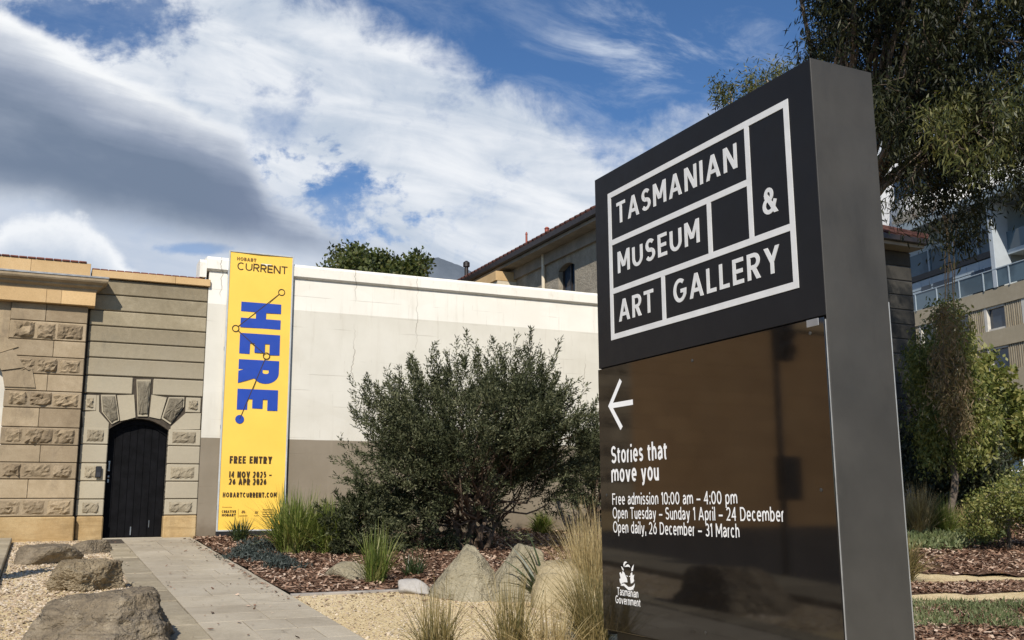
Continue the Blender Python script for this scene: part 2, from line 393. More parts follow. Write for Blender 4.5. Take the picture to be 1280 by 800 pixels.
M = {}
M['gate_stone'] = stone('weathered_grey_sandstone', [(0.20, 0.165, 0.105), (0.29, 0.245, 0.165), (0.40, 0.345, 0.245)], 1.3, 0.5, (0.13, 0.12, 0.095), 0.006, lower=(4.4, 2.2, 0.6, (0.47, 0.42, 0.32)))
M['pier_stone'] = stone('brown_sandstone', [(0.22, 0.168, 0.108), (0.33, 0.258, 0.168), (0.44, 0.355, 0.245)], 1.1, 0.65, (0.12, 0.095, 0.07), 0.007)
M['gate_hewn'] = stone('grey_hewn_sandstone', [(0.20, 0.168, 0.115), (0.30, 0.255, 0.18), (0.40, 0.35, 0.26)], 3.0, 0.4, (0.11, 0.10, 0.08), 0.014)
M['rock_stone'] = stone('rough_hewn_sandstone', [(0.165, 0.125, 0.082), (0.285, 0.22, 0.14), (0.40, 0.315, 0.215)], 3.0, 0.55, (0.085, 0.065, 0.045), 0.016)
M['dark_rock'] = stone('dark_hewn_sandstone', [(0.115, 0.098, 0.07), (0.19, 0.165, 0.12), (0.29, 0.255, 0.19)], 4.0, 0.45, (0.07, 0.06, 0.05), 0.016)
M['new_stone'] = stone('fresh_orange_sandstone', [(0.47, 0.315, 0.155), (0.55, 0.38, 0.195), (0.62, 0.44, 0.24)], 0.9, 0.12, (0.34, 0.22, 0.11), 0.002)
M['plinth_stone'] = stone('yellow_base_sandstone', [(0.31, 0.205, 0.09), (0.41, 0.285, 0.14), (0.50, 0.375, 0.205)], 1.4, 0.3, (0.17, 0.12, 0.07), 0.014, layered=0.4)
M['mortar'] = plain('dark_joint', (0.055, 0.043, 0.03), 0.95, 0.3, 8)
M['lead'] = plain('lead_flashing', (0.26, 0.27, 0.28), 0.55, 0.3, 6, 0.0, 0.004, 30)
M['tile'] = plain('red_clay_tile', (0.16, 0.055, 0.038), 0.8, 0.35, 5, bmp=0.004)
M['black_door'] = plain('black_door_paint', (0.0045, 0.0045, 0.0055), 0.7, 0.4, 5, bmp=0.002, bscale=30, ior=1.2, grime=0.2)
M['steel'] = plain('grey_steel', (0.36, 0.37, 0.38), 0.35, 0.1, 8, 0.9)
M['black_plastic'] = plain('black_plastic', (0.015, 0.015, 0.017), 0.4, 0.2, 8)
M['casing_dark'] = plain('charcoal_powder_coat', (0.0105, 0.0102, 0.0105), 0.46, 0.10, 3, bmp=0.0004, bscale=500, ior=1.33, grime=0.15)
M['casing_side'] = plain('grey_powder_coat', (0.046, 0.0435, 0.039), 0.52, 0.22, 1.1, bmp=0.0008, bscale=300, ior=1.4, grime=0.45)
M['letter'] = plain('pale_aluminium_letter', (0.66, 0.66, 0.65), 0.45, 0.06, 6)
M['vinyl'] = plain('white_vinyl', (0.86, 0.86, 0.85), 0.5, 0.03, 6)
M['trim'] = plain('aluminium_trim', (0.34, 0.34, 0.33), 0.4, 0.15, 8, 0.5)
M['glass_panel'] = plain('glossy_black_panel', (0.0085, 0.007, 0.006), 0.05, 0.15, 3, ior=1.72)
M['banner_yellow'] = plain('yellow_banner_vinyl', (0.88, 0.56, 0.085), 0.5, 0.04, 1.2, bmp=0.003, bscale=2.2)
M['banner_blue'] = plain('blue_print', (0.012, 0.055, 0.36), 0.5, 0.05, 3)
M['banner_black'] = plain('brown_black_print', (0.045, 0.025, 0.008), 0.5, 0.1, 3)
M['banner_brown'] = plain('olive_brown_print', (0.22, 0.125, 0.02), 0.5, 0.1, 3)
M['paver'] = stone('sandstone_paver', [(0.31, 0.265, 0.195), (0.41, 0.36, 0.275), (0.48, 0.43, 0.34)], 0.9, 0.55, (0.20, 0.175, 0.135), 0.003, 0.85, iv=0.5)
M['kerb'] = stone('grey_kerb_stone', [(0.22, 0.185, 0.13), (0.32, 0.275, 0.195), (0.42, 0.365, 0.27)], 2.0, 0.5, (0.12, 0.105, 0.08), 0.014)
M['boulder_grey'] = stone('grey_brown_boulder', [(0.125, 0.10, 0.07), (0.25, 0.20, 0.135), (0.39, 0.325, 0.23)], 2.2, 0.42, (0.075, 0.08, 0.09), 0.035, layered=0.5, rug=1.6)
M['boulder_tan'] = stone('tan_boulder', [(0.17, 0.128, 0.078), (0.31, 0.245, 0.155), (0.43, 0.355, 0.24)], 3.0, 0.35, (0.06, 0.05, 0.04), 0.05, rug=1.4)
M['rock_pale'] = stone('pale_lichen_rock', [(0.23, 0.20, 0.135), (0.34, 0.30, 0.205), (0.44, 0.39, 0.285)], 2.4, 0.45, (0.16, 0.15, 0.105), 0.03, rug=1.2)
M['rock_buff'] = stone('buff_rounded_rock', [(0.30, 0.245, 0.145), (0.40, 0.33, 0.20), (0.47, 0.40, 0.26)], 2.2, 0.35, (0.22, 0.175, 0.11), 0.02, rug=0.8)
M['rock_white'] = stone('pale_grey_rock', [(0.34, 0.32, 0.29), (0.44, 0.42, 0.39), (0.52, 0.50, 0.47)], 3.0, 0.2, (0.25, 0.24, 0.22), 0.01)
M['bark'] = stone('grey_brown_bark', [(0.07, 0.052, 0.038), (0.14, 0.11, 0.085), (0.24, 0.20, 0.165)], 5.0, 0.3, (0.05, 0.04, 0.03), 0.02)
M['gum_bark'] = stone('pale_gum_bark', [(0.16, 0.125, 0.095), (0.29, 0.245, 0.195), (0.42, 0.37, 0.31)], 3.0, 0.3, (0.09, 0.07, 0.05), 0.01)
M['twig'] = plain('brown_twig', (0.11, 0.075, 0.05), 0.85, 0.3, 9)
M['asphalt'] = stone('asphalt', [(0.035, 0.035, 0.036), (0.05, 0.05, 0.05), (0.065, 0.064, 0.062)], 1.0, 0.2, (0.03, 0.03, 0.03), 0.004)
M['leaf_shrub'] = leafmat('grey_green_needles', [(0.016, 0.020, 0.008), (0.034, 0.041, 0.018), (0.080, 0.088, 0.042), (0.185, 0.185, 0.105)], 0.12, 0.6, 0.2)
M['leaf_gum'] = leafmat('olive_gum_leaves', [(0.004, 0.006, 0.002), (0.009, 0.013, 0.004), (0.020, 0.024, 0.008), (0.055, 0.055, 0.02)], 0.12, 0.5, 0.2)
M['leaf_olive'] = leafmat('yellow_green_leaves', [(0.020, 0.027, 0.006), (0.045, 0.056, 0.013), (0.095, 0.100, 0.026), (0.18, 0.165, 0.055)], 0.3, 0.5)
M['leaf_sunlit'] = leafmat('sunlit_yellow_green_leaves', [(0.06, 0.08, 0.018), (0.125, 0.15, 0.036), (0.22, 0.225, 0.065), (0.34, 0.31, 0.11)], 0.35, 0.5)  # lighter copy of the olive leaves, with sunlight put into the colour
M['leaf_brown'] = leafmat('browned_hanging_leaves', [(0.07, 0.06, 0.022), (0.13, 0.11, 0.042), (0.18, 0.125, 0.065), (0.26, 0.185, 0.11)], 0.25, 0.6)
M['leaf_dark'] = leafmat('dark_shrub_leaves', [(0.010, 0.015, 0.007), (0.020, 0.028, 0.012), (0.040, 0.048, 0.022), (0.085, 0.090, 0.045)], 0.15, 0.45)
M['leaf_oak'] = leafmat('broad_green_leaves', [(0.022, 0.034, 0.008), (0.048, 0.066, 0.014), (0.085, 0.10, 0.024), (0.13, 0.12, 0.04)], 0.25, 0.5)
M['leaf_low'] = leafmat('grey_low_leaves', [(0.022, 0.032, 0.028), (0.042, 0.055, 0.048), (0.075, 0.09, 0.078)], 0.12, 0.6)
M['leaf_cover'] = leafmat('green_ground_cover', [(0.07, 0.095, 0.035), (0.13, 0.16, 0.062), (0.23, 0.24, 0.12)], 0.25, 0.6)
M['blade_green'] = leafmat('green_blades', [(0.055, 0.084, 0.016), (0.12, 0.16, 0.033), (0.20, 0.235, 0.058), (0.31, 0.28, 0.11)], 0.3, 0.45)
M['blade_dark'] = leafmat('dark_strap_blades', [(0.020, 0.034, 0.012), (0.040, 0.060, 0.022), (0.07, 0.095, 0.036)], 0.2, 0.4)
M['blade_tan'] = leafmat('dry_straw_blades', [(0.20, 0.145, 0.062), (0.33, 0.25, 0.115), (0.45, 0.355, 0.185), (0.54, 0.45, 0.27)], 0.3, 0.6)
M['blade_mix'] = leafmat('half_dry_blades', [(0.08, 0.085, 0.028), (0.165, 0.135, 0.052), (0.29, 0.225, 0.10), (0.41, 0.33, 0.17)], 0.3, 0.6)
M['chip'] = leafmat('bark_mulch_chips', [(0.05, 0.024, 0.014), (0.13, 0.070, 0.043), (0.24, 0.142, 0.092), (0.36, 0.245, 0.17), (0.60, 0.47, 0.36)], 0.0, 0.9, 0.2)
M['pebble'] = leafmat('pale_pebbles', [(0.28, 0.20, 0.12), (0.42, 0.32, 0.21), (0.52, 0.42, 0.30), (0.62, 0.54, 0.43)], 0.0, 0.9, 0.2)

def soil_mat():
    mt, t, b = pbsdf('brown_mulch_soil'); tc = t.n('ShaderNodeTexCoord').outputs['Object']
    v = t.vor(t.vmul(tc, (1, 1, 1)), 26, out='Color'); g = t.sep(v)[0]
    c = t.ramp(g, [(0.1, (0.035, 0.019, 0.012)), (0.5, (0.10, 0.055, 0.034)), (0.8, (0.17, 0.10, 0.065)), (1.0, (0.28, 0.19, 0.13))])
    t._in(b.inputs['Base Color'], c); b.inputs['Roughness'].default_value = 0.95; b.inputs['Specular IOR Level'].default_value = 0.1
    bump(t, b, g, 0.03, 0.8); return mt
M['soil'] = soil_mat()
def gravel_mat():
    mt, t, b = pbsdf('decomposed_granite'); tc = t.n('ShaderNodeTexCoord').outputs['Object']
    n = t.noise(tc, 0.7, 6, 0.65); f = t.sep(t.vor(tc, 70, out='Color'))[0]; n2 = t.noise(tc, 6, 6, 0.7)
    c = t.ramp(t.m('ADD', t.m('MULTIPLY', n, 0.45), t.m('MULTIPLY', f, 0.55)), [(0.2, (0.44, 0.325, 0.16)), (0.5, (0.62, 0.49, 0.275)), (0.8, (0.72, 0.60, 0.38))])
    c = t.mix(t.m('MULTIPLY', t.ss(n2, 0.55, 0.75), 0.35), c, (0.30, 0.205, 0.10))
    t._in(b.inputs['Base Color'], c); b.inputs['Roughness'].default_value = 0.95; b.inputs['Specular IOR Level'].default_value = 0.15
    bump(t, b, t.m('ADD', t.m('MULTIPLY', f, 0.3), n2), 0.03, 0.7); return mt
M['gravel'] = gravel_mat()
def ground_mat():
    mt, t, b = pbsdf('dry_ground'); tc = t.n('ShaderNodeTexCoord').outputs['Object']
    n = t.noise(tc, 0.4, 7, 0.65); n2 = t.noise(tc, 14, 6, 0.7)
    c = t.ramp(t.m('ADD', t.m('MULTIPLY', n, 0.5), t.m('MULTIPLY', n2, 0.5)), [(0.3, (0.075, 0.06, 0.035)), (0.5, (0.14, 0.115, 0.07)), (0.75, (0.23, 0.185, 0.115))])
    t._in(b.inputs['Base Color'], c); b.inputs['Roughness'].default_value = 0.95
    bump(t, b, n2, 0.04, 0.7); return mt
M['ground'] = ground_mat()
def white_wall_mat():
    mt, t, b = pbsdf('painted_masonry'); tc = t.n('ShaderNodeTexCoord').outputs['Object']; x, y, z = t.sep(tc)
    w = t.m('MULTIPLY', t.m('SUBTRACT', t.noise(t.comb(x, 0.0, 0.0), 0.8, 3), 0.5), 0.03)
    zz = t.m('ADD', z, w)
    n = t.noise(tc, 0.9, 6, 0.6)
    grey = t.mix(t.ss(n, 0.3, 0.7), (0.60, 0.57, 0.49), (0.665, 0.635, 0.555))
    white = t.mix(t.ss(n, 0.3, 0.7), (0.75, 0.72, 0.64), (0.81, 0.785, 0.71))
    beige = t.mix(t.ss(n, 0.3, 0.7), (0.215, 0.18, 0.13), (0.255, 0.215, 0.16))
    c = t.mix(t.m('GREATER_THAN', z, 4.72), grey, white)
    c = t.mix(t.m('LESS_THAN', zz, 1.975), c, beige)
    # block courses showing through the paint, broken up
    fz = t.m('ABSOLUTE', t.m('SUBTRACT', t.m('FRACT', t.m('ADD', t.m('DIVIDE', z, 0.335), t.m('MULTIPLY', w, 2.0))), 0.5))
    line = t.ss(fz, 0.482, 0.497)
    cell = t.noise(t.vmul(tc, (0.55, 1, 3.0)), 1.7, 3)
    line = t.m('MULTIPLY', line, t.ss(cell, 0.50, 0.62))
    row = t.m('FLOOR', t.m('DIVIDE', z, 0.335))
    fx = t.m('ABSOLUTE', t.m('SUBTRACT', t.m('FRACT', t.m('ADD', t.m('DIVIDE', x, 0.95), t.m('MULTIPLY', row, 0.37))), 0.5))
    line2 = t.m('MULTIPLY', t.ss(fx, 0.492, 0.499), t.ss(t.noise(tc, 2.6, 2), 0.50, 0.62))
    # wandering cracks
    wx = t.m('ADD', x, t.m('MULTIPLY', t.m('SUBTRACT', t.noise(t.comb(0.0, 0.0, z), 2.4, 5), 0.5), 0.42))
    fc = t.m('ABSOLUTE', t.m('SUBTRACT', t.m('FRACT', t.m('DIVIDE', wx, 1.43)), 0.5))
    crack = t.m('MULTIPLY', t.ss(fc, 0.4905, 0.4985), t.m('MULTIPLY', t.ss(t.noise(t.vmul(tc, (1, 1, .6)), 0.8, 2), 0.52, 0.62), t.ss(z, 2.9, 3.4)))
    ln = t.m('MAXIMUM', t.m('MAXIMUM', t.m('MULTIPLY', line, 0.75), t.m('MULTIPLY', line2, 0.4)), crack)
    c = t.mix(t.m('MULTIPLY', ln, 0.62), c, (0.22, 0.18, 0.13))
    # rain streaks and scuffs
    st = t.ss(t.noise(t.vmul(tc, (2.2, 1, 0.22)), 2.2, 7, 0.68), 0.52, 0.80)
    c = t.mix(t.m('MULTIPLY', st, 0.26), c, (0.36, 0.31, 0.23))
    dirt = t.m('MULTIPLY', t.ss(t.noise(t.vmul(tc, (1.6, 1, 0.8)), 3.4, 8, 0.75), 0.52, 0.76), t.ss(z, 5.2, 5.42))
    c = t.mix(t.m('MULTIPLY', dirt, 0.40), c, (0.42, 0.33, 0.21))
    drip = t.m('MULTIPLY', t.ss(t.noise(t.comb(t.m('MULTIPLY', x, 5.0), 0.0, t.m('MULTIPLY', z, 0.35)), 1.6, 6, 0.7), 0.56, 0.72), t.m('MULTIPLY', t.ss(z, 3.4, 5.3), t.ss(z, 5.41, 5.39)))
    c = t.mix(t.m('MULTIPLY', drip, 0.30), c, (0.34, 0.28, 0.19))
    spl = t.m('MULTIPLY', t.ss(t.m('ADD', z, t.m('MULTIPLY', t.m('SUBTRACT', t.noise(tc, 3.0, 7, 0.7), 0.5), 0.9)), 0.55, 0.0), 0.6)
    c = t.mix(spl, c, (0.13, 0.095, 0.06))
    patch = t.m('MULTIPLY', t.ss(t.noise(t.vmul(tc, (0.5, 1, 1.1)), 0.9, 2), 0.55, 0.57), 0.16)
    c = t.mix(patch, c, t.mix(1.0, c, (0.86, 0.84, 0.80), 'MULTIPLY'))
    t._in(b.inputs['Base Color'], c); b.inputs['Roughness'].default_value = 0.8; b.inputs['Specular IOR Level'].default_value = 0.3
    bump(t, b, t.m('SUBTRACT', t.m('MULTIPLY', t.noise(tc, 24, 6, 0.65), 0.3), t.m('MULTIPLY', ln, 0.8)), 0.008, 0.6)
    return mt
M['white_wall'] = white_wall_mat()

# ------------------------------------------------------------------ lettering: a stroke alphabet
def arc(cx, cy, rx, ry, a0, a1, n=12):
    return [(cx + rx * math.cos(rad(a0 + (a1 - a0) * i / n)), cy + ry * math.sin(rad(a0 + (a1 - a0) * i / n))) for i in range(n + 1)]
XH = 0.72
GL = {}
def _g(ch, w, *st): GL[ch] = (w, st)
Lx = lambda *a: ('L',) + a
Px = lambda *p: ('P', [q for s_ in p for q in (s_ if isinstance(s_, list) else [s_])])
_g('A', .78, Lx(0, 0, .5, 1), Lx(1, 0, .5, 1), Lx(.2, .27, .8, .27))
_g('B', .60, Lx(0, 0, 0, 1), Px((0, 1), arc(.55, .765, .40, .235, 90, -90), (0, .53)), Px((0, .53), arc(.58, .265, .42, .265, 90, -90), (0, 0)))
_g('C', .72, Px(arc(.52, .5, .52, .5, 48, 312, 20)))
_g('D', .68, Lx(0, 0, 0, 1), Px((0, 1), arc(.42, .5, .58, .5, 90, -90, 16), (0, 0)))
_g('E', .54, Lx(0, 0, 0, 1), Lx(0, 1, 1, 1), Lx(0, .5, .92, .5), Lx(0, 0, 1, 0))
_g('F', .52, Lx(0, 0, 0, 1), Lx(0, 1, 1, 1), Lx(0, .5, .9, .5))
_g('G', .76, Px(arc(.52, .5, .52, .5, 50, 332, 20), (1, .46), (.58, .46)))
_g('H', .68, Lx(0, 0, 0, 1), Lx(1, 0, 1, 1), Lx(0, .5, 1, .5))
_g('I', 0, Lx(.5, 0, .5, 1))
_g('L', .50, Lx(0, 0, 0, 1), Lx(0, 0, 1, 0))
_g('M', .82, Lx(0, 0, 0, 1), Lx(1, 0, 1, 1), Lx(0, 1, .5, .2), Lx(1, 1, .5, .2))
_g('N', .70, Lx(0, 0, 0, 1), Lx(1, 0, 1, 1), Lx(0, 1, 1, 0))
_g('O', .80, Px(arc(.5, .5, .5, .5, 90, 450, 26)))
_g('P', .60, Lx(0, 0, 0, 1), Px((0, 1), arc(.55, .72, .45, .28, 90, -90), (0, .44)))
_g('R', .62, Lx(0, 0, 0, 1), Px((0, 1), arc(.55, .73, .43, .27, 90, -90), (0, .46)), Lx(.46, .46, 1, 0))
_g('S', .60, Px(arc(.5, .745, .46, .255, 30, 270), arc(.5, .255, .5, .255, 90, -152)))
_g('T', .62, Lx(0, 1, 1, 1), Lx(.5, 0, .5, 1))
_g('U', .68, Px((0, 1), arc(.5, .36, .5, .36, 180, 360, 14), (1, 1)))
_g('V', .76, Lx(0, 1, .5, 0), Lx(1, 1, .5, 0))
_g('Y', .72, Lx(0, 1, .5, .42), Lx(1, 1, .5, .42), Lx(.5, 0, .5, .46))
_g('&', .78, Px(arc(.41, .77, .25, .23, 90, 450, 20)), Lx(.14, .80, 1, 0), Px(arc(.40, .285, .40, .285, 118, 352, 20), (.93, .50)))
_g('0', .60, Px(arc(.5, .5, .5, .5, 90, 450, 22)))
_g('1', .26, Lx(1, 0, 1, 1), Lx(0, .80, 1, .97))
_g('2', .56, Px(arc(.5, .71, .48, .29, 160, -20), (.80, .42), (0, 0), (1, 0)))
_g('3', .56, Px(arc(.48, .75, .44, .25, 150, -90), (.40, .5)), Px((.40, .5), arc(.48, .265, .50, .265, 90, -150)))
_g('4', .62, Lx(.74, 0, .74, 1), Px((.74, 1), (0, .27), (1, .27)))
_g('5', .56, Px((.95, 1), (.16, 1), (.10, .56), arc(.48, .33, .50, .33, 112, -140)))
_g('6', .58, Px((.78, 1), (.22, .58), arc(.5, .32, .5, .32, 150, 510, 20)))
_g(':', 0, Lx(.5, 0, .5, .16), Lx(.5, .54, .5, .70))
_g('.', 0, Lx(.5, 0, .5, .17))
_g(',', .06, Lx(0, -.16, 1, .16))
_g('–', .52, Lx(0, .36, 1, .36))
_g('a', .48, Px((.05, .60), (.28, .72), (.62, .72), (.95, .58), (1, .42), (1, 0)), Px((1, .42), (.45, .42), (.12, .34), (0, .20), (.08, .06), (.3, 0), (.62, .03), (1, .22)))
_g('b', .52, Lx(0, 0, 0, 1.02), Px(arc(.48, .36, .52, .36, 150, -150, 18)))
_g('c', .48, Px(arc(.52, .36, .52, .36, 45, 315, 16)))
_g('d', .52, Lx(1, 0, 1, 1.02), Px(arc(.52, .36, .52, .36, 30, 330, 18)))
_g('e', .52, Px((.04, .36), (1, .36), arc(.52, .36, .50, .36, 15, 312, 18)))
_g('h', .48, Lx(0, 0, 0, 1.02), Px((0, .38), (.10, .58), (.35, .72), (.65, .72), (.92, .60), (1, .42), (1, 0)))
_g('i', 0, Lx(.5, 0, .5, .72), Lx(.5, .86, .5, 1.02))
_g('l', 0, Lx(.5, 0, .5, 1.02))
_g('m', .82, Lx(0, 0, 0, .72), Px((0, .40), (.08, .62), (.22, .72), (.36, .70), (.48, .56), (.5, .40), (.5, 0)), Px((.5, .40), (.58, .62), (.72, .72), (.88, .70), (.98, .56), (1, .40), (1, 0)))
_g('n', .48, Lx(0, 0, 0, .72), Px((0, .38), (.10, .60), (.35, .72), (.65, .72), (.92, .60), (1, .42), (1, 0)))
_g('o', .53, Px(arc(.5, .36, .5, .36, 90, 450, 22)))
_g('p', .52, Lx(0, -.27, 0, .72), Px(arc(.48, .36, .52, .36, 150, -150, 18)))
_g('r', .28, Lx(0, 0, 0, .72), Px((0, .36), (.22, .60), (.60, .71), (1, .72)))
_g('s', .44, Px(arc(.5, .535, .46, .185, 25, 270), arc(.5, .18, .5, .17, 90, -155)))
_g('t', .32, Px((.32, .92), (.32, .18), (.45, .04), (.70, 0), (1, .02)), Lx(0, .68, 1, .68))
_g('u', .48, Lx(1, 0, 1, .72), Px((0, .72), (0, .30), (.08, .12), (.35, 0), (.65, 0), (.90, .12), (1, .34)))
_g('v', .54, Lx(0, .72, .5, 0), Lx(1, .72, .5, 0))
_g('y', .54, Lx(0, .72, .5, 0), Px((1, .74), (.44, -.20), (.30, -.27), (.06, -.27)))
def ribbon(pts, t):
    n = len(pts); closed = n > 2 and abs(pts[0][0] - pts[-1][0]) + abs(pts[0][1] - pts[-1][1]) < 1e-6
    out = []
    for i, (x, y) in enumerate(pts):
        a = pts[i - 1] if i > 0 else (pts[-2] if closed else None); b = pts[i + 1] if i < n - 1 else (pts[1] if closed else None)
        ds = []
        if a: l = math.hypot(x - a[0], y - a[1]) or 1; ds.append(((x - a[0]) / l, (y - a[1]) / l))
        if b: l = math.hypot(b[0] - x, b[1] - y) or 1; ds.append(((b[0] - x) / l, (b[1] - y) / l))
        nx = -sum(d[1] for d in ds); ny = sum(d[0] for d in ds); l = math.hypot(nx, ny) or 1; nx /= l; ny /= l
        k = t / 2 / max(0.55, nx * -ds[0][1] + ny * ds[0][0])
        out.append(((x + nx * k, y + ny * k), (x - nx * k, y - ny * k)))
    return [(out[i][0], out[i][1], out[i + 1][1], out[i + 1][0]) for i in range(n - 1)]
def text_strokes(txt, t, gap, space, wk):
    """list of strokes, each a list of quads, cap height 1; returns strokes and total width"""
    x = 0.0; res = []
    for ch in txt:
        if ch == ' ': x += space; continue
        w, st = GL[ch]; w = max(w * wk, t)
        for s_ in st:
            if s_[0] == 'P':
                pts = [(x + t / 2 + a * (w - t), t / 2 + b * (1 - t)) for a, b in s_[1]]; res.append(ribbon(pts, t))
            else:
                _, a0, b0, a1, b1 = s_; dx, dy = (a1 - a0) * w, b1 - b0
                if abs(dy) > abs(dx) * 0.35 or abs(dx) < 1e-6:
                    hw = t / 2 * math.hypot(dx, dy) / abs(dy); hw = min(hw, w / 2)
                    X0, X1 = x + hw + a0 * (w - 2 * hw), x + hw + a1 * (w - 2 * hw)
                    Y = lambda b: b if (b <= 0.001 or b > 0.85) else t / 2 + b * (1 - t)
                    res.append([((X0 - hw, Y(b0)), (X0 + hw, Y(b0)), (X1 + hw, Y(b1)), (X1 - hw, Y(b1)))])
                else:
                    Y0, Y1 = t / 2 + b0 * (1 - t), t / 2 + b1 * (1 - t)
                    res.append([((x + a0 * w, Y0 - t / 2), (x + a1 * w, Y1 - t / 2), (x + a1 * w, Y1 + t / 2), (x + a0 * w, Y0 + t / 2))])
        x += w + gap
    return res, x - gap
def lettering(name, txt, x0, z0, width, cap, y, mat, parent, t=0.17, gap=0.13, space=0.36, wk=1.0, rot=0, relief=0.0012, slant=None):
    """text on the local plane y (facing -y). rot=-90: reads downwards, starting at (x0, z0) which is then its top left foot"""
    st, wtot = text_strokes(txt, t, gap, space, wk); kx = width / wtot; kz = cap
    b = MB()
    for i, s_ in enumerate(st):
        yy = y - relief - 0.00006 * (i % 7)
        V = []; F = []
        for q in s_:
            k = len(V)
            for (a, c) in q:
                px_, pz_ = (x0 + a * kx, z0 + c * kz) if rot == 0 else (x0 + c * kz, z0 - a * kx)
                V.append((px_, yy, pz_))
            F.append((k, k + 1, k + 2, k + 3))
        # rim so the letters have a thickness
        if relief > 0.002:
            nb = len(V); V += [(a, y, c) for a, _, c in V]
            for f in list(F):
                for j in range(4):
                    p, q2 = f[j], f[(j + 1) % 4]; F.append((q2, p, p + nb, q2 + nb))
        b.add(V, F)
    return b.build(name, mat, parent)

# ------------------------------------------------------------------ ground and setting
def sheet(name, poly_uv, h, mat, kind='structure', step=None):
    V = [tuple(G(u, v, h)) for u, v in poly_uv]
    return tag(link_mesh(name, V, [tuple(range(len(V)))], mat), kind=kind)
def ground_sheet():
    us = [-6000, -600, -80, 0, 80, 600, 6000]; vs = [6000, 600, 60, 0, -80, -600, -9000]
    V = [tuple(G(u, v)) for v in vs for u in us]; F = []
    n = len(us)
    for j in range(len(vs) - 1):
        for i in range(n - 1): F.append((j * n + i, (j + 1) * n + i, (j + 1) * n + i + 1, j * n + i + 1))
    tag(link_mesh('ground', V, F, M['ground']), kind='structure')
ground_sheet()
PATH0, PATH1 = -0.20, 1.07
def slabs():
    b = MB(); r = random.Random(3); v = 0.02
    def slab(u0, u1, v0, v1, h):
        d = r.uniform(-0.003, 0.003); k = MB(); k.box(u0, u1, v0, v1, -0.05, h + d, 0.003)
        b.add([tuple(G(x, y, z)) for x, y, z in k.v], k.f)
    while v < 24:
        d = r.choice([0.42, 0.5, 0.58, 0.66, 0.8]); cuts = [PATH0]
        while cuts[-1] < PATH1 - 0.7: cuts.append(cuts[-1] + r.choice([0.42, 0.55, 0.70]))
        cuts.append(PATH1)
        for a, c in zip(cuts[:-1], cuts[1:]): slab(a + .0045, c - .0045, v + .0045, v + d - .0045, 0.030)
        v += d
    tag(b.build('path', M['paver']), kind='structure')
    k2 = MB(); v = 1.3
    while v < 24:
        d = r.uniform(0.55, 1.1); q = MB(); q.box(-0.56 + r.uniform(-.02, .02), PATH0 - 0.008, v, v + d - 0.012, -0.05, 0.040 + r.uniform(-.006, .008), 0.012)
        k2.add([tuple(G(x, y, z)) for x, y, z in q.v], q.f); v += d
    tag(k2.build('kerb', M['kerb']), kind='structure')
    k3 = MB(); v = 0.3
    while v < 24:
        d = r.uniform(1.0, 1.6); q = MB(); q.box(-3.3, -2.06, v, v + d - 0.01, -0.05, 0.10 + r.uniform(-.004, .004), 0.012)
        k3.add([tuple(G(x, y, z)) for x, y, z in q.v], q.f); v += d
    tag(k3.build('pavement', M['kerb']), kind='structure')
slabs()
sheet('path_bed', [(PATH0 - .4, 24), (PATH1, 24), (PATH1, 0.01), (PATH0 - .4, 0.01)], 0.014, M['mortar'])
sheet('road', [(-7.5, 60), (-3.35, 60), (-3.35, 0.1), (-7.5, 0.1)], 0.006, M['asphalt'])
sheet('forecourt', [(-30, 40), (-7.54, 40), (-7.54, 0.1), (-30, 0.1)], 0.009, M['asphalt'])
sheet('gravel_strip', [(-2.05, 24), (-0.57, 24), (-0.57, 0.1), (-2.05, 0.1)], 0.012, M['gravel'])
sheet('gravel_path', [(1.08, 30), (26, 30), (26, 8.72), (1.08, 8.72)], 0.008, M['gravel'])
sheet('street', [(14, -3.5), (200, -3.5), (200, -24), (14, -24)], 0.012, M['asphalt'])
edge = MB()
k = MB(); k.box(1.09, 10.0, 8.66, 8.74, -0.05, 0.035, 0.006); edge.add([tuple(G(x, y, z)) for x, y, z in k.v], k.f)
tag(edge.build('edging', plain('weathered_timber_edging', (0.30, 0.27, 0.235), 0.8, 0.25, 6)), kind='structure')

def pip(P, poly):
    x, y = P[:, 0], P[:, 1]; ins = np.zeros(len(P), bool); n = len(poly)
    for i in range(n):
        (x0, y0), (x1, y1) = poly[i], poly[(i + 1) % n]
        c = ((y0 > y) != (y1 > y)) & (x < (x1 - x0) * (y - y0) / (y1 - y0 + 1e-12) + x0); ins ^= c
    return ins
def hmound(u, v, s=0.05):
    return s * (np.sin(u * 1.7 + 0.6) * np.cos(v * 1.3) + 0.6 * np.sin(u * 3.9 + v * 2.7))
def Gn(u, v, h):
    z = -SLOPE * np.clip(v, 0, 60) + h
    return ORI[None] + u[:, None] * WD + v[:, None] * WN + np.stack([0 * z, 0 * z, z], 1)
def rot_frames(n, r, tilt):
    """random frames: x axes mostly level, tilted by up to tilt"""
    a = r.uniform(0, 2 * np.pi, n); t1 = r.normal(0, tilt, n); t2 = r.normal(0, tilt, n)
    X = np.stack([np.cos(a) * np.cos(t1), np.sin(a) * np.cos(t1), np.sin(t1)], 1)
    Yv = np.stack([-np.sin(a) * np.cos(t2), np.cos(a) * np.cos(t2), np.sin(t2)], 1)
    return X, Yv
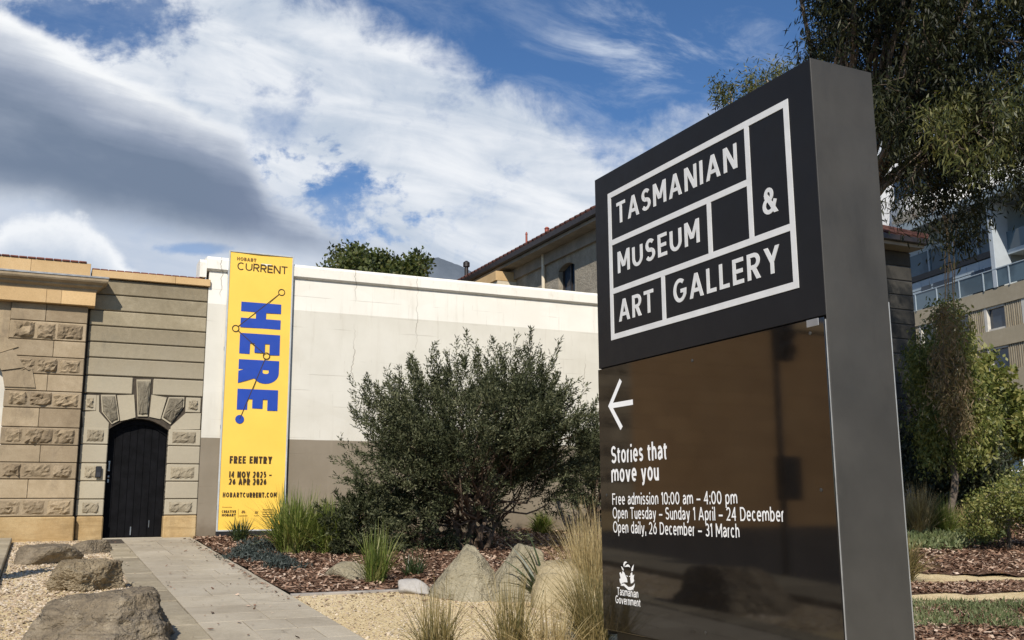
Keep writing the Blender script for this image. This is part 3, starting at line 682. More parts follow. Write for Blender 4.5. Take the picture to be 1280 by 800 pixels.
def mulch(name, poly, n, l, w, h0, seed, label=None, mound=0.03):
    """bark mulch: a low uneven bed with loose chips lying on it"""
    r = np.random.default_rng(seed); P = np.array(poly); lo, hi = P.min(0), P.max(0)
    pts = []
    c = 0
    while c < n:
        q = r.uniform(lo, hi, (n, 2)); q = q[pip(q, poly)]; pts.append(q); c += len(q)
    q = np.concatenate(pts)[:n]
    C = Gn(q[:, 0], q[:, 1], h0 + np.maximum(0, hmound(q[:, 0], q[:, 1], mound)) + r.uniform(0.003, 0.03, n))
    X, Yv = rot_frames(n, r, 0.33); L = r.lognormal(0, .4, n)[:, None] * l / 2; Wd = r.lognormal(0, .35, n)[:, None] * w / 2
    V = np.stack([C - X * L - Yv * Wd, C + X * L - Yv * Wd * r.uniform(.4, 1, (n, 1)), C + X * L * .9 + Yv * Wd, C - X * L * .8 + Yv * Wd], 1)
    chips = quads_mesh(name, V, 4, M['chip'])
    # bed surface joined into the same object
    st = 0.25; gu = np.arange(lo[0], hi[0] + st, st); gv = np.arange(lo[1], hi[1] + st, st)
    cells = np.array([(a + st / 2, b_ + st / 2) for a in gu for b_ in gv]); ins = pip(cells, poly)
    verts = []; faces = []
    for (a, b_), k_ in zip(cells, ins):
        if not k_: continue
        base = len(verts)
        for du, dv in ((-1, 1), (1, 1), (1, -1), (-1, -1)):
            uu, vv = a + du * st / 2, b_ + dv * st / 2
            verts.append(G(uu, vv, h0 + max(0, float(hmound(np.array(uu), np.array(vv), mound)))))
        faces.append((base, base + 1, base + 2, base + 3))
    bed = link_mesh('bed', verts, faces, M['soil'])
    with bpy.context.temp_override(active_object=chips, selected_editable_objects=[chips, bed], object=chips, selected_objects=[chips, bed]):
        bpy.ops.object.join()
    chips.name = name
    return tag(chips, label, kind='stuff')
mulch('bark_mulch', [(1.10, 0.06), (10.8, 0.06), (10.8, 8.64), (1.10, 8.64)], 30000, 0.055, 0.024, 0.02, 5)
def gpoly(px): return [uv_of(gp(x, y)) for x, y in px]
mulch('bark_mulch', gpoly([(1085, 662), (1180, 655), (1420, 652), (1420, 723), (1300, 723), (1220, 721), (1150, 718), (1085, 717)]), 16000, 0.075, 0.034, 0.016, 6)
mulch('bark_mulch', gpoly([(1100, 731), (1180, 730), (1290, 728), (1380, 730), (1380, 742), (1290, 741), (1200, 743), (1100, 743)]), 5000, 0.05, 0.022, 0.012, 8, mound=0.01)
mulch('bark_mulch', gpoly([(1100, 756), (1200, 754), (1290, 752), (1400, 750), (1400, 860), (1100, 860)]), 9000, 0.05, 0.022, 0.012, 9, mound=0.015)
def pebbles(name, poly, n, size, h0, seed):
    r = np.random.default_rng(seed); P = np.array(poly); q = r.uniform(P.min(0), P.max(0), (n * 2, 2)); q = q[pip(q, poly)][:n]; n = len(q)
    C = Gn(q[:, 0], q[:, 1], h0 + r.uniform(0, .006, n)); X, Yv = rot_frames(n, r, 0.3); L = r.lognormal(0, .35, n)[:, None] * size / 2
    Z = np.cross(X, Yv)
    top = C + Z * L * .7
    ring = [C + (X * math.cos(a) + Yv * math.sin(a)) * L for a in (0.3, 1.9, 3.5, 5.1)]
    V = np.concatenate([np.stack([ring[i], ring[(i + 1) % 4], top], 1) for i in range(4)], 1).reshape(-1, 3)
    # weld-free triangles would each be an island: index them as one pebble instead
    verts = np.stack(ring + [top], 1).reshape(-1, 3); base = np.arange(n)[:, None, None] * 5
    tri = np.array([[0, 1, 4], [1, 2, 4], [2, 3, 4], [3, 0, 4]])[None]
    idx = (base + tri).reshape(-1, 3)
    me = bpy.data.meshes.new(name); me.vertices.add(len(verts)); me.vertices.foreach_set('co', verts.astype(np.float32).ravel())
    me.loops.add(idx.size); me.loops.foreach_set('vertex_index', idx.astype(np.int32).ravel())
    me.polygons.add(len(idx)); me.polygons.foreach_set('loop_start', np.arange(0, idx.size, 3, dtype=np.int32)); me.materials.append(M['pebble']); me.update(calc_edges=True)
    o = bpy.data.objects.new(name, me); COL.objects.link(o); return tag(o, kind='stuff')
pebbles('pebbles', [(-2.04, 0.3), (-0.57, 0.3), (-0.57, 13), (-2.04, 13)], 16000, 0.028, 0.012, 21)
pebbles('pebbles', [(1.08, 8.8), (3.6, 8.8), (3.6, 14), (1.08, 14)], 7000, 0.017, 0.008, 22)
# a scatter of dry leaves and chips blown on to the path and the gravel
def litter(n, seed):
    r = np.random.default_rng(seed)
    u = np.concatenate([r.uniform(-0.5, 1.1, n // 3), r.uniform(1.1, 5, n // 3), 1.0 + np.abs(r.normal(0, .06, n // 3)) * -1]); v = np.concatenate([r.uniform(.5, 13, n // 3), 8.7 + np.abs(r.normal(0, .5, n // 3)), r.uniform(.5, 9, n // 3)])
    for px_, py_ in ((586, 749), (652, 751), (706, 760), (515, 744), (120, 812), (99, 740)):
        a_, b_ = uv_of(gp(px_, py_)); k_ = 46; th_ = r.uniform(0, 2 * np.pi, k_); rr_ = r.uniform(.28, .75, k_)
        u = np.append(u, a_ + rr_ * np.cos(th_)); v = np.append(v, b_ + rr_ * np.sin(th_))
    n = len(u); C = Gn(u, v, 0.045 * np.ones(n)); C[:, 2] -= np.where((u > 1.07) | (u < -.57), 0.025, 0); X, Yv = rot_frames(n, r, 0.2); L = r.lognormal(0, .4, n)[:, None] * 0.022; Wd = L * 0.5
    V = np.stack([C - X * L, C - Yv * Wd, C + X * L, C + Yv * Wd], 1)
    tag(quads_mesh('fallen_leaves', V, 4, M['chip']), kind='stuff')
litter(560, 31)

# ------------------------------------------------------------------ the wall line: gate pier, door wall, white wall
RZW = math.atan2(WD[1], WD[0])
ORIT = tuple(ORI)
COURSE = [0.45, 0.78, 1.13, 1.44, 1.76, 2.09, 2.45, 2.77, 3.09, 3.42, 3.74, 4.10, 4.44]
def course_block(b_s, b_r, u0, u1, z0, z1, y, rough, seed, r, margin=0.038, joints=None, c=0.014):
    """one stone: smooth block, with a hewn panel if rough"""
    b_s.box(u0, u1, y, y + 0.13, z0 + 0.006, z1 - 0.006, c)
    if rough:
        cuts = joints or [u0 + margin, u1 - margin]
        for a, k in zip(cuts[:-1], cuts[1:]):
            m0, m1, m2, m3 = (r.uniform(.004, .03), r.uniform(.004, .03), margin * r.uniform(.55, 1.2), margin * r.uniform(.5, 1.1))
            b_r.rockface(a + m0, k - m1, z0 + m2, z1 - m3, y - 0.001, rough * r.uniform(.7, 1.35), seed + int(a * 100) % 97, max(5, int((k - a) / 0.05)), 6)
def gate_pier():
    t = empty('sandstone_gatehouse', ORIT, RZW, 'brown sandstone gate pier with alternating rough and smooth blocks under a projecting cornice', 'gatehouse')
    PV = 0.15; y = -PV
    r = random.Random(5)
    for (pa, pb, flip) in ((-2.40, -1.06, 1), (-7.2, -5.73, -1)):
        sm = MB(); rk = MB(); core = MB()
        core.box(pa + .02, pb - .02, y + 0.03, 0.9, -0.4, 4.46)
        for i in range(len(COURSE) - 1):
            z0, z1 = COURSE[i], COURSE[i + 1]
            if i % 2 == 0:
                a = pa if flip > 0 else pa; cc = sorted([pa + 0.05, pa + r.uniform(.36, .5), pa + r.uniform(.75, .9), pb - 0.06])
                course_block(sm, rk, pa, pb - 0.012, z0, z1, y, 0.052, 13 * i + int(pa), r, joints=cc)
            else:
                cut = pa + r.uniform(.45, .8)
                course_block(sm, rk, pa, cut - .003, z0, z1, y + 0.004, 0, 0, r, c=.009); course_block(sm, rk, cut + .003, pb - 0.012, z0, z1, y + 0.004, 0, 0, r, c=.009)
        core.build('joint', M['mortar'], t); sm.build('smooth_block', M['pier_stone'], t); rk.build('hewn_block', M['rock_stone'], t)
        pl = MB(); pl.box(pa - .04, pb + .02, y - 0.03, 0.9, -0.5, 0.446, 0.02); pl.build('plinth', M['plinth_stone'], t)
    # carriage arch between the two piers
    ac, ar, zs = -4.0, 1.595, 2.82; ring = MB(); k = 11
    for i in range(k):
        a0, a1 = math.pi * i / k + .006, math.pi * (i + 1) / k - .006; ro = ar + (0.40 if i % 2 else 0.52)
        ring.prism([(ac + ar * math.cos(a0), zs + ar * math.sin(a0) * .66), (ac + ro * math.cos(a0), zs + ro * math.sin(a0) * .66), (ac + ro * math.cos(a1), zs + ro * math.sin(a1) * .66), (ac + ar * math.cos(a1), zs + ar * math.sin(a1) * .66)], y - 0.02 - 0.025 * (i % 2), 0.8)
    ring.build('arch_ring', M['pier_stone'], t)
    sp = MB(); n = 16
    pts = [(ac + 1.595 * math.cos(math.pi * i / n), zs + 1.61 * .66 * math.sin(math.pi * i / n)) for i in range(n + 1)]
    for (a, b_), (c_, d_) in zip(pts[:-1], pts[1:]): sp.prism([(a, b_), (a, 4.44), (c_, 4.44), (c_, d_)], y + 0.05, 0.7)
    sp.build('spandrel', M['pier_stone'], t)
    # fascia, cornice, parapet
    X0, X1 = -7.45, -0.955
    fa = MB(); cuts = [X0, -6.7, -6.0, -4.9, -3.7, -2.75, -1.82, -1.56, X1]
    for a, c_ in zip(cuts[:-1], cuts[1:]): fa.box(a + .002, c_ - .002, -0.28, 0.8, 4.44, 4.70, 0.004)
    fa.build('fascia', M['new_stone'], t)
    co = MB(); prof = [(0.28, 4.70), (0.30, 4.73), (0.30, 4.755), (0.38, 4.80), (0.38, 4.825), (0.455, 4.87), (0.475, 4.90), (0.475, 4.945)]
    rings = []
    for d, z in prof:
        e = d - 0.28; rings.append([(X0 - e, -d, z), (X1 + e, -d, z), (X1 + e, 0.8, z), (X0 - e, 0.8, z)])
    v = [p for q in rings for p in q]; f = []
    for i in range(len(rings) - 1):
        for j in range(4): f.append((i * 4 + j, i * 4 + (j + 1) % 4, i * 4 + 4 + (j + 1) % 4, i * 4 + 4 + j))
    f += [(3, 2, 1, 0), tuple(len(v) - 4 + j for j in range(4))]
    co.add(v, f); co.build('cornice', M['pier_stone'], t)
    ld = MB(); ld.box(X0 - .21, X1 + .21, -0.49, 0.8, 4.948, 4.985, 0.006); ld.build('lead_flashing', M['lead'], t)
    pp = MB(); cuts = [X0, -6.6, -5.6, -4.3, -3.1, -2.13, X1 - 0.12]
    for a, c_ in zip(cuts[:-1], cuts[1:]): pp.box(a + .002, c_ - .002, -0.13, 0.5, 4.988, 5.30, 0.005)
    pp.build('parapet', M['new_stone'], t)
    tl = MB()
    x = X0
    while x < X1 - 0.2: tl.box(x, x + 0.145, -0.16, 0.55, 5.303, 5.335 + 0.004 * rnd.random(), 0.012); x += 0.15
    tl.build('ridge_tiles', M['tile'], t)
    gd = MB(); gd.box(-5.72, -2.28, 0.25, 0.33, 0.0, 3.98)
    for i in range(12): gd.box(-5.71 + i * .285, -5.44 + i * .285, 0.235, 0.256, 0.05, 3.96, 0.004)
    gd.build('gate_leaf', plain('cream_gate_paint', (0.60, 0.57, 0.50), 0.6, 0.1, 3), t)
gate_pier()

def crop(q):  # survey points read off an enlarged view of the door
    return [wp(90 + a / 3.476, 460 + b / 3.476) for a, b in q]
def door_wall():
    t = empty('stone_wall', ORIT, RZW, 'grey weathered sandstone wall with an arched black door in it', 'wall')
    L, Rr = -1.03, 1.175; sm = MB(); rk = MB(); core = MB(); r = random.Random(9)
    # core with the door opening cut out
    core.box(-1.3, L - .001, 0.045, 0.5, -0.4, 5.0); core.box(L, -0.545, 0.03, 0.5, -0.4, 2.15); core.box(0.56, Rr, 0.03, 0.5, -0.4, 2.15)
    n = 12; A = []
    for i in range(n + 1):
        u = -0.545 + 1.105 * i / n; k = (u - 0.0075) / 0.5525; A.append((u, 2.10 + 0.22 * (1 - k * k)))
    for (a, b_), (c_, d_) in zip(A[:-1], A[1:]): core.prism([(a, b_), (a, 2.80), (c_, 2.80), (c_, d_)], 0.03, 0.5)
    core.box(L, -0.545, 0.03, 0.5, 2.15, 2.80); core.box(0.56, Rr, 0.03, 0.5, 2.15, 2.80); core.box(L, Rr, 0.03, 0.5, 2.80, 5.06)
    core.build('joint', M['mortar'], t)
    # jamb stones
    zs = [0.45, 0.765, 1.105, 1.445, 1.80, 2.13]
    for side, (a, b_) in (('l', (L, -0.545)), ('r', (0.56, Rr))):
        for i in range(5):
            sm.box(a, b_, 0.0, 0.2, zs[i] + .006, zs[i + 1] - .006, 0.014)
            if i % 2 == 0:
                p, q = (a + .10, b_ - .08) if side == 'l' else (a + .07, b_ - .09)
                rk.rockface(p, q, zs[i] + .05, zs[i + 1] - .05, -0.001, 0.034, 40 + i, 9, 5)
    # arch stones
    quads = [[(128, 118), (188, 118), (203, 226), (172, 242), (132, 190)], [(282, 52), (341, 52), (327, 208), (287, 208)], [(422, 128), (486, 128), (484, 168), (428, 243), (392, 218)]]
    drk = MB()
    for i, q in enumerate(quads):
        P = crop(q); cx = sum(p[0] for p in P) / len(P); cz = sum(p[1] for p in P) / len(P)
        grow = [(cx + (a - cx) * 1.06, cz + (b_ - cz) * 1.03) for a, b_ in P]
        sm.prism(grow, 0.0, 0.2); ns = len(P); base = len(drk.v); layers = []
        rr = np.random.default_rng(i)
        sub = 6
        edgep = []
        for j in range(ns):
            a, c_ = P[j], P[(j + 1) % ns]
            for s_ in range(sub): edgep.append((a[0] + (c_[0] - a[0]) * s_ / sub, a[1] + (c_[1] - a[1]) * s_ / sub))
        V = []; ne = len(edgep)
        for lev, (k, d) in enumerate(((0.93, 0.002), (0.85, 0.030), (0.62, 0.040), (0.32, 0.042))):
            for a, b_ in edgep:
                V.append((cx + (a - cx) * k + rr.normal(0, .004) * (lev > 0), -d + rr.normal(0, .006) * (lev > 0), cz + (b_ - cz) * k + rr.normal(0, .004) * (lev > 0)))
        V.append((cx, -0.042, cz)); F = []
        for lev in range(3):
            for j in range(ne): F.append((lev * ne + j, lev * ne + (j + 1) % ne, (lev + 1) * ne + (j + 1) % ne, (lev + 1) * ne + j))
        F += [(3 * ne + j, 3 * ne + (j + 1) % ne, len(V) - 1) for j in range(ne)]
        drk.add(V, F)
    drk.build('voussoir', M['dark_rock'], t)
    flat = [[(118, 118), (118, 190), (160, 238), (158, 262), (48, 262), (44, 190), (104, 186), (108, 118)],   # left springer
            [(196, 118), (270, 116), (276, 214), (240, 224), (210, 230)],
            [(346, 116), (412, 128), (384, 222), (336, 212)],
            [(494, 196), (560, 196), (556, 266), (428, 268), (430, 254)]]
    for q in flat: sm.prism(crop(q), 0.004, 0.2)
    for q in ([(52, 120), (106, 118), (104, 182), (48, 184)], [(496, 130), (560, 130), (558, 192), (494, 192)]):
        P = crop(q); us = [p[0] for p in P]; z_ = [p[1] for p in P]
        u0, u1, z0, z1 = min(us), max(us), min(z_), max(z_)
        sm.box(u0, u1, 0.0, 0.2, z0, z1, .01); rk.rockface(u0 + .05, u1 - .05, z0 + .05, z1 - .05, -0.001, 0.034, 77, 7, 6)
    kz = crop([(270, 53), (350, 55)])
    sm.box(L, kz[0][0] - .02, 0.0, 0.2, crop([(150, 112)])[0][1] + .01, 2.785 + .33, .014)
    sm.box(kz[1][0] + .02, Rr, 0.0, 0.2, crop([(430, 122)])[0][1] + .01, 2.785 + .33, .014)
    # upper bands
    zb = [3.13, 3.48, 3.79, 4.11, 4.42, 4.74, 5.05]
    for i in range(6):
        cut = r.uniform(-.4, .6)
        sm.box(L, Rr, 0.0, 0.2, zb[i] + .008, zb[i + 1] - .008, 0.016)
    sm.build('masonry', M['gate_stone'], t); rk.build('hewn_block', M['gate_hewn'], t)
    pl = MB(); pl.box(L + .01, -0.535, -0.025, 0.3, -0.4, 0.445, .02); pl.box(0.55, Rr, -0.025, 0.3, -0.4, 0.445, .02); pl.build('plinth', M['plinth_stone'], t)
    cp = MB(); cp.box(-1.05, 0.52, -0.07, 0.5, 5.062, 5.205, .006); cp.box(0.524, 1.205, -0.07, 0.5, 5.062, 5.205, .006); cp.build('coping', M['new_stone'], t)
    tl = MB(); x = -1.05
    while x < 1.0: tl.box(x, x + 0.145, -0.03, 0.55, 5.208, 5.24 + 0.004 * rnd.random(), 0.012); x += 0.15
    tl.build('ridge_tiles', M['tile'], t)
    # door
    d = MB(); A2 = [(-0.535 + 1.085 * i / 12, 2.01 + 0.22 * (1 - ((-0.535 + 1.085 * i / 12 - .0075) / .5425) ** 2)) for i in range(13)]
    d.prism([(-0.535, 0.035)] + A2 + [(0.55, 0.035)], 0.235, 0.30)
    nb = 8
    for i in range(nb):
        a = -0.53 + 1.075 * i / nb; c_ = a + 1.075 / nb - .008
        h = lambda u: 2.0 + 0.22 * (1 - ((u - .0075) / .5425) ** 2)
        d.prism([(a, .05), (a, h(a)), ((a + c_) / 2, h((a + c_) / 2)), (c_, h(c_)), (c_, .05)], 0.222, 0.2355)
    door = d.build('door', M['black_door'], t)
    head = MB()
    for (a, b_), (c_, d_) in zip(A2[:-1], A2[1:]): head.prism([(a, b_ - .02), (a, b_ + .12), (c_, d_ + .12), (c_, d_ - .02)], 0.19, 0.31)
    head.build('door_frame', M['black_door'], t)
    h = MB(); h.box(-0.505, -0.465, 0.19, 0.222, 1.30, 1.50, .004); h.box(-0.50, -0.47, 0.165, 0.19, 1.33, 1.47, .008); h.build('handle', M['steel'], door)
    h = MB(); h.lathe([(0.022, 0.0), (0.022, -0.015), (0.012, -0.02)], (-0.485, 0.222, 1.20), 12, 'y'); h.box(-0.5, -.47, .205, .222, 1.08, 1.15, .003); h.build('lock', M['steel'], door)
    h = MB(); h.box(0.30, 0.315, 0.205, 0.222, .22, .36, .003); h.box(-0.035, -0.01, 0.205, 0.222, 0.08, 0.24, .003); h.build('bolt', M['steel'], door)
    k = MB(); k.box(-0.735, -0.625, -0.065, -0.0305, 1.165, 1.385, .012); kp = k.build('keypad', M['black_plastic'], t)
    k = MB(); k.box(-0.715, -0.645, -0.069, -0.0645, 1.19, 1.27, .001); k.build('button_panel', plain('dark_buttons', (0.03, 0.03, 0.034), .5), kp)
    st = MB(); st.box(-0.53, 0.55, -0.02, 0.34, -0.3, 0.034, .008); st.build('threshold', M['paver'], t)
door_wall()

def white_wall():
    t = empty('painted_wall', ORIT, RZW, 'long white painted masonry wall with a beige lower band', 'wall')
    b = MB(); 
    b.box(1.18, 13.0, 0.0, 0.45, -0.5, 5.40); b.build('masonry', M['white_wall'], t)
    c = MB(); prof = [(-0.02, 5.402), (-0.075, 5.44), (-0.075, 5.64), (-0.03, 5.70), (0.50, 5.74), (0.50, 5.402)]
    c.prism(prof, 1.12, 13.0, axis='x'); c.prism([(-0.06, 5.25), (-0.06, 5.56), (-0.02, 5.62), (0.48, 5.62), (0.48, 5.25)], 0.98, 1.117, axis='x')
    c.build('coping', M['white_wall'], t)
white_wall()

M['far_stone'] = stone('orange_brown_sandstone', [(0.36, 0.20, 0.085), (0.43, 0.25, 0.11), (0.48, 0.29, 0.135)], 0.7, 0.2, (0.25, 0.15, 0.07), 0.003, iv=0.4)
# the wall runs on beyond the gatehouse
def far_wall():
    t = empty('stone_boundary_wall', ORIT, RZW, 'tan sandstone boundary wall continuing beyond the gatehouse', 'wall')
    b = MB(); r = random.Random(2); core = MB(); core.box(-34, -7.23, 0.03, .5, -.4, 5.3)
    core.build('joint', M['pier_stone'], t)
    z = 0.0
    while z < 5.1:
        x = -34 + r.uniform(0, .5)
        while x < -7.26:
            w = r.uniform(.7, 1.2); b.box(x, min(x + w - .003, -7.24), 0, .2, z, z + .347, .003); x += w
        z += .35
    b.build('masonry', M['far_stone'], t)
    c = MB(); c.box(-34, -7.23, -.1, .55, 5.305, 5.6, .02); c.build('coping', M['new_stone'], t)
far_wall()

# ------------------------------------------------------------------ banner
def banner():
    t = empty('exhibition_banner', ORIT, RZW, 'tall yellow exhibition banner with blue sideways HERE fixed to the white wall', 'banner')
    X0, X1, Z0, Z1 = 1.575, 2.865, 0.155, 5.83; Y = -0.09
    b = MB(); nx, nz = 14, 60; v = []; f = []
    for j in range(nz + 1):
        for i in range(nx + 1): v.append((X0 + (X1 - X0) * i / nx, Y + .0006 + .009 * (1 + math.sin(j * .62 + i * .35) * math.sin(i * math.pi / nx)) * math.sin(i * math.pi / nx), Z0 + (Z1 - Z0) * j / nz))
    for j in range(nz):
        for i in range(nx): a = j * (nx + 1) + i; f.append((a, a + 1, a + nx + 2, a + nx + 1))
    b.add(v, f); b.box(X0, X1, Y + .022, Y + .03, Z0, Z1); b.build('banner_sheet', M['banner_yellow'], t, smooth=True)
    fr = MB()
    fr.box(X0 - .032, X0 - .001, Y - .012, Y + .04, Z0 - .03, Z1 + .03, .004); fr.box(X1 + .001, X1 + .032, Y - .012, Y + .04, Z0 - .03, Z1 + .03, .004)
    fr.box(X0, X1, Y - .012, Y + .04, Z1 + .001, Z1 + .03, .004); fr.box(X0, X1, Y - .012, Y + .04, Z0 - .03, Z0 - .001, .004)
    fr.build('frame', plain('pale_grey_frame', (0.50, 0.52, 0.52), .5, .1, 5, .2), t)
    bt = MB(); bt.box(X0 - .03, X1 + .03, Y - .005, -.002, Z0 - .12, Z0 - .031, .006); bt.build('bottom_rail', M['black_plastic'], t)
    for x in (X0 - .016, X1 + .016):
        for z in (.6, 2.2, 3.8, 5.4):
            k = MB(); k.box(x - .02, x + .02, Y + .04, -.001, z - .04, z + .04, .004); k.build('bracket', M['steel'], t)
    U = lambda px, py: wp(px, py, 0.09)
    def line(txt, xl, yl, xr, yr, cap, mat, **k):
        a, b_ = U(xl, yl), U(xr, yr); return lettering('lettering', txt, a[0], (a[1] + b_[1]) / 2, b_[0] - a[0], cap, Y - .001, mat, t, **k)
    # px of foot-left, foot-right; enlarged crop 280..380 x 310..430 scale 6.67
    Q = lambda a, b_: (280 + a / 6.67, 310 + b_ / 6.67)
    line('HOBART', *Q(108, 105), *Q(268, 112), 0.072, M['banner_brown'], t=.22, gap=.12)
    line('CURRENT', *Q(110, 182), *Q(528, 218), 0.165, M['banner_black'], t=.13, gap=.10, wk=1.15)
    # the sideways word: feet to the left, reading down
    tl = U(*Q(153, 447)); tr = U(*Q(478, 475)); bl = wp(301 - 6, 514, .09)
    xl = (U(299, 400)[0] + tl[0]) / 2
    a = U(303, 377); top = a[1]; bot = U(297, 512)[1]
    lettering('lettering', 'HERE', a[0] - .02, top, (top - bot), U(351, 381)[0] - a[0] + .03, Y - .001, M['banner_blue'], t, t=.255, gap=.15, wk=1.0, rot=-90)
    d = MB(); c = U(299.5, 524); d.lathe([(0.088, 0), (0.088, -.0016)], (c[0], Y - .0009, c[1]), 26, 'y'); d.build('full_stop', M['banner_blue'], t)
    # the thin joined dots over it
    P = [U(352, 365.5), U(294.5, 410.5), U(333, 445), U(299.5, 524)]
    ln = MB()
    for i, ((x0, z0), (x1, z1)) in enumerate(zip(P[:-1], P[1:])):
        l = math.hypot(x1 - x0, z1 - z0); ux, uz = (x1 - x0) / l, (z1 - z0) / l; g = .062; g1 = .062 if i < 2 else 0
        a_, b_ = (x0 + ux * g, z0 + uz * g), (x1 - ux * g1, z1 - uz * g1); h = .0085
        ln.add([(a_[0] - uz * h, Y - .0042, a_[1] + ux * h), (a_[0] + uz * h, Y - .0042, a_[1] - ux * h), (b_[0] + uz * h, Y - .0042, b_[1] - ux * h), (b_[0] - uz * h, Y - .0042, b_[1] + ux * h)], [(0, 1, 2, 3)])
    for x, z in P[:3]:
        n = 26; v = []
        for i in range(n):
            w = 2 * math.pi * i / n
            for rr in (.056, .074): v.append((x + rr * math.cos(w), Y - .0045, z + rr * math.sin(w)))
        ln.add(v, [(2 * i, 2 * i + 1, (2 * i + 3) % (2 * n), (2 * i + 2) % (2 * n)) for i in range(n)])
    ln.build('dot_line', M['banner_black'], t)
    Q2 = lambda a, b_: (265 + a / 6.96, 560 + b_ / 6.96)
    line('FREE ENTRY', *Q2(152, 136), *Q2(522, 136), 0.148, M['banner_black'], t=.22, gap=.11, wk=.78)
    line('14 NOV 2025 –', *Q2(148, 256), *Q2(518, 258), 0.122, M['banner_black'], t=.22, gap=.12, wk=.82)
    line('26 APR 2026', *Q2(146, 318), *Q2(472, 318), 0.122, M['banner_black'], t=.22, gap=.12, wk=.82)
    line('HOBARTCURRENT.COM', *Q2(92, 430), *Q2(562, 428), 0.098, M['banner_black'], t=.22, gap=.15, wk=.86)
    line('Presented by', *Q2(90, 520), *Q2(172, 518), 0.022, M['banner_brown'], t=.14)
    line('CREATIVE', *Q2(84, 564), *Q2(208, 564), 0.050, M['banner_black'], t=.24, gap=.10)
    line('HOBART', *Q2(84, 594), *Q2(206, 594), 0.050, M['banner_black'], t=.24, gap=.10)
    lg = MB()
    c = U(*Q2(228, 565)); lg.box(c[0] - .002, c[0] + .002, Y - .002, Y - .001, c[1] - .09, c[1] + .08)
    c = U(*Q2(272, 560))
    for dx, dz in ((-.02, 0), (.02, 0), (-.012, .022), (.014, .02)): lg.lathe([(0.018, 0), (0.018, -.001)], (c[0] + dx, Y - .001 - .0002 * dx * 50, c[1] + dz), 10, 'y')
    c = U(*Q2(385, 558))
    for k in range(3): lg.prism([(c[0] - .03 + .02 * k, c[1] - .03), (c[0] - .02 + .02 * k, c[1] + .02 - .01 * k), (c[0] - .005 + .022 * k, c[1] + .03), (c[0] - .012 + .02 * k, c[1] - .03)], Y - .002 - .0002 * k, Y - .001)
    for a, w in ((236, 72), (362, 46)):
        c = U(*Q2(a, 592)); lg.box(c[0], c[0] + w / 6.96 / 63, Y - .002, Y - .001, c[1], c[1] + .010)
    c = U(*Q2(440, 540)); 
    for k in range(4): lg.box(c[0], c[0] + .22 - .03 * (k % 2), Y - .002, Y - .001, c[1] - .045 * k, c[1] - .045 * k + .014)
    lg.build('sponsor_marks', M['banner_brown'], t)
banner()

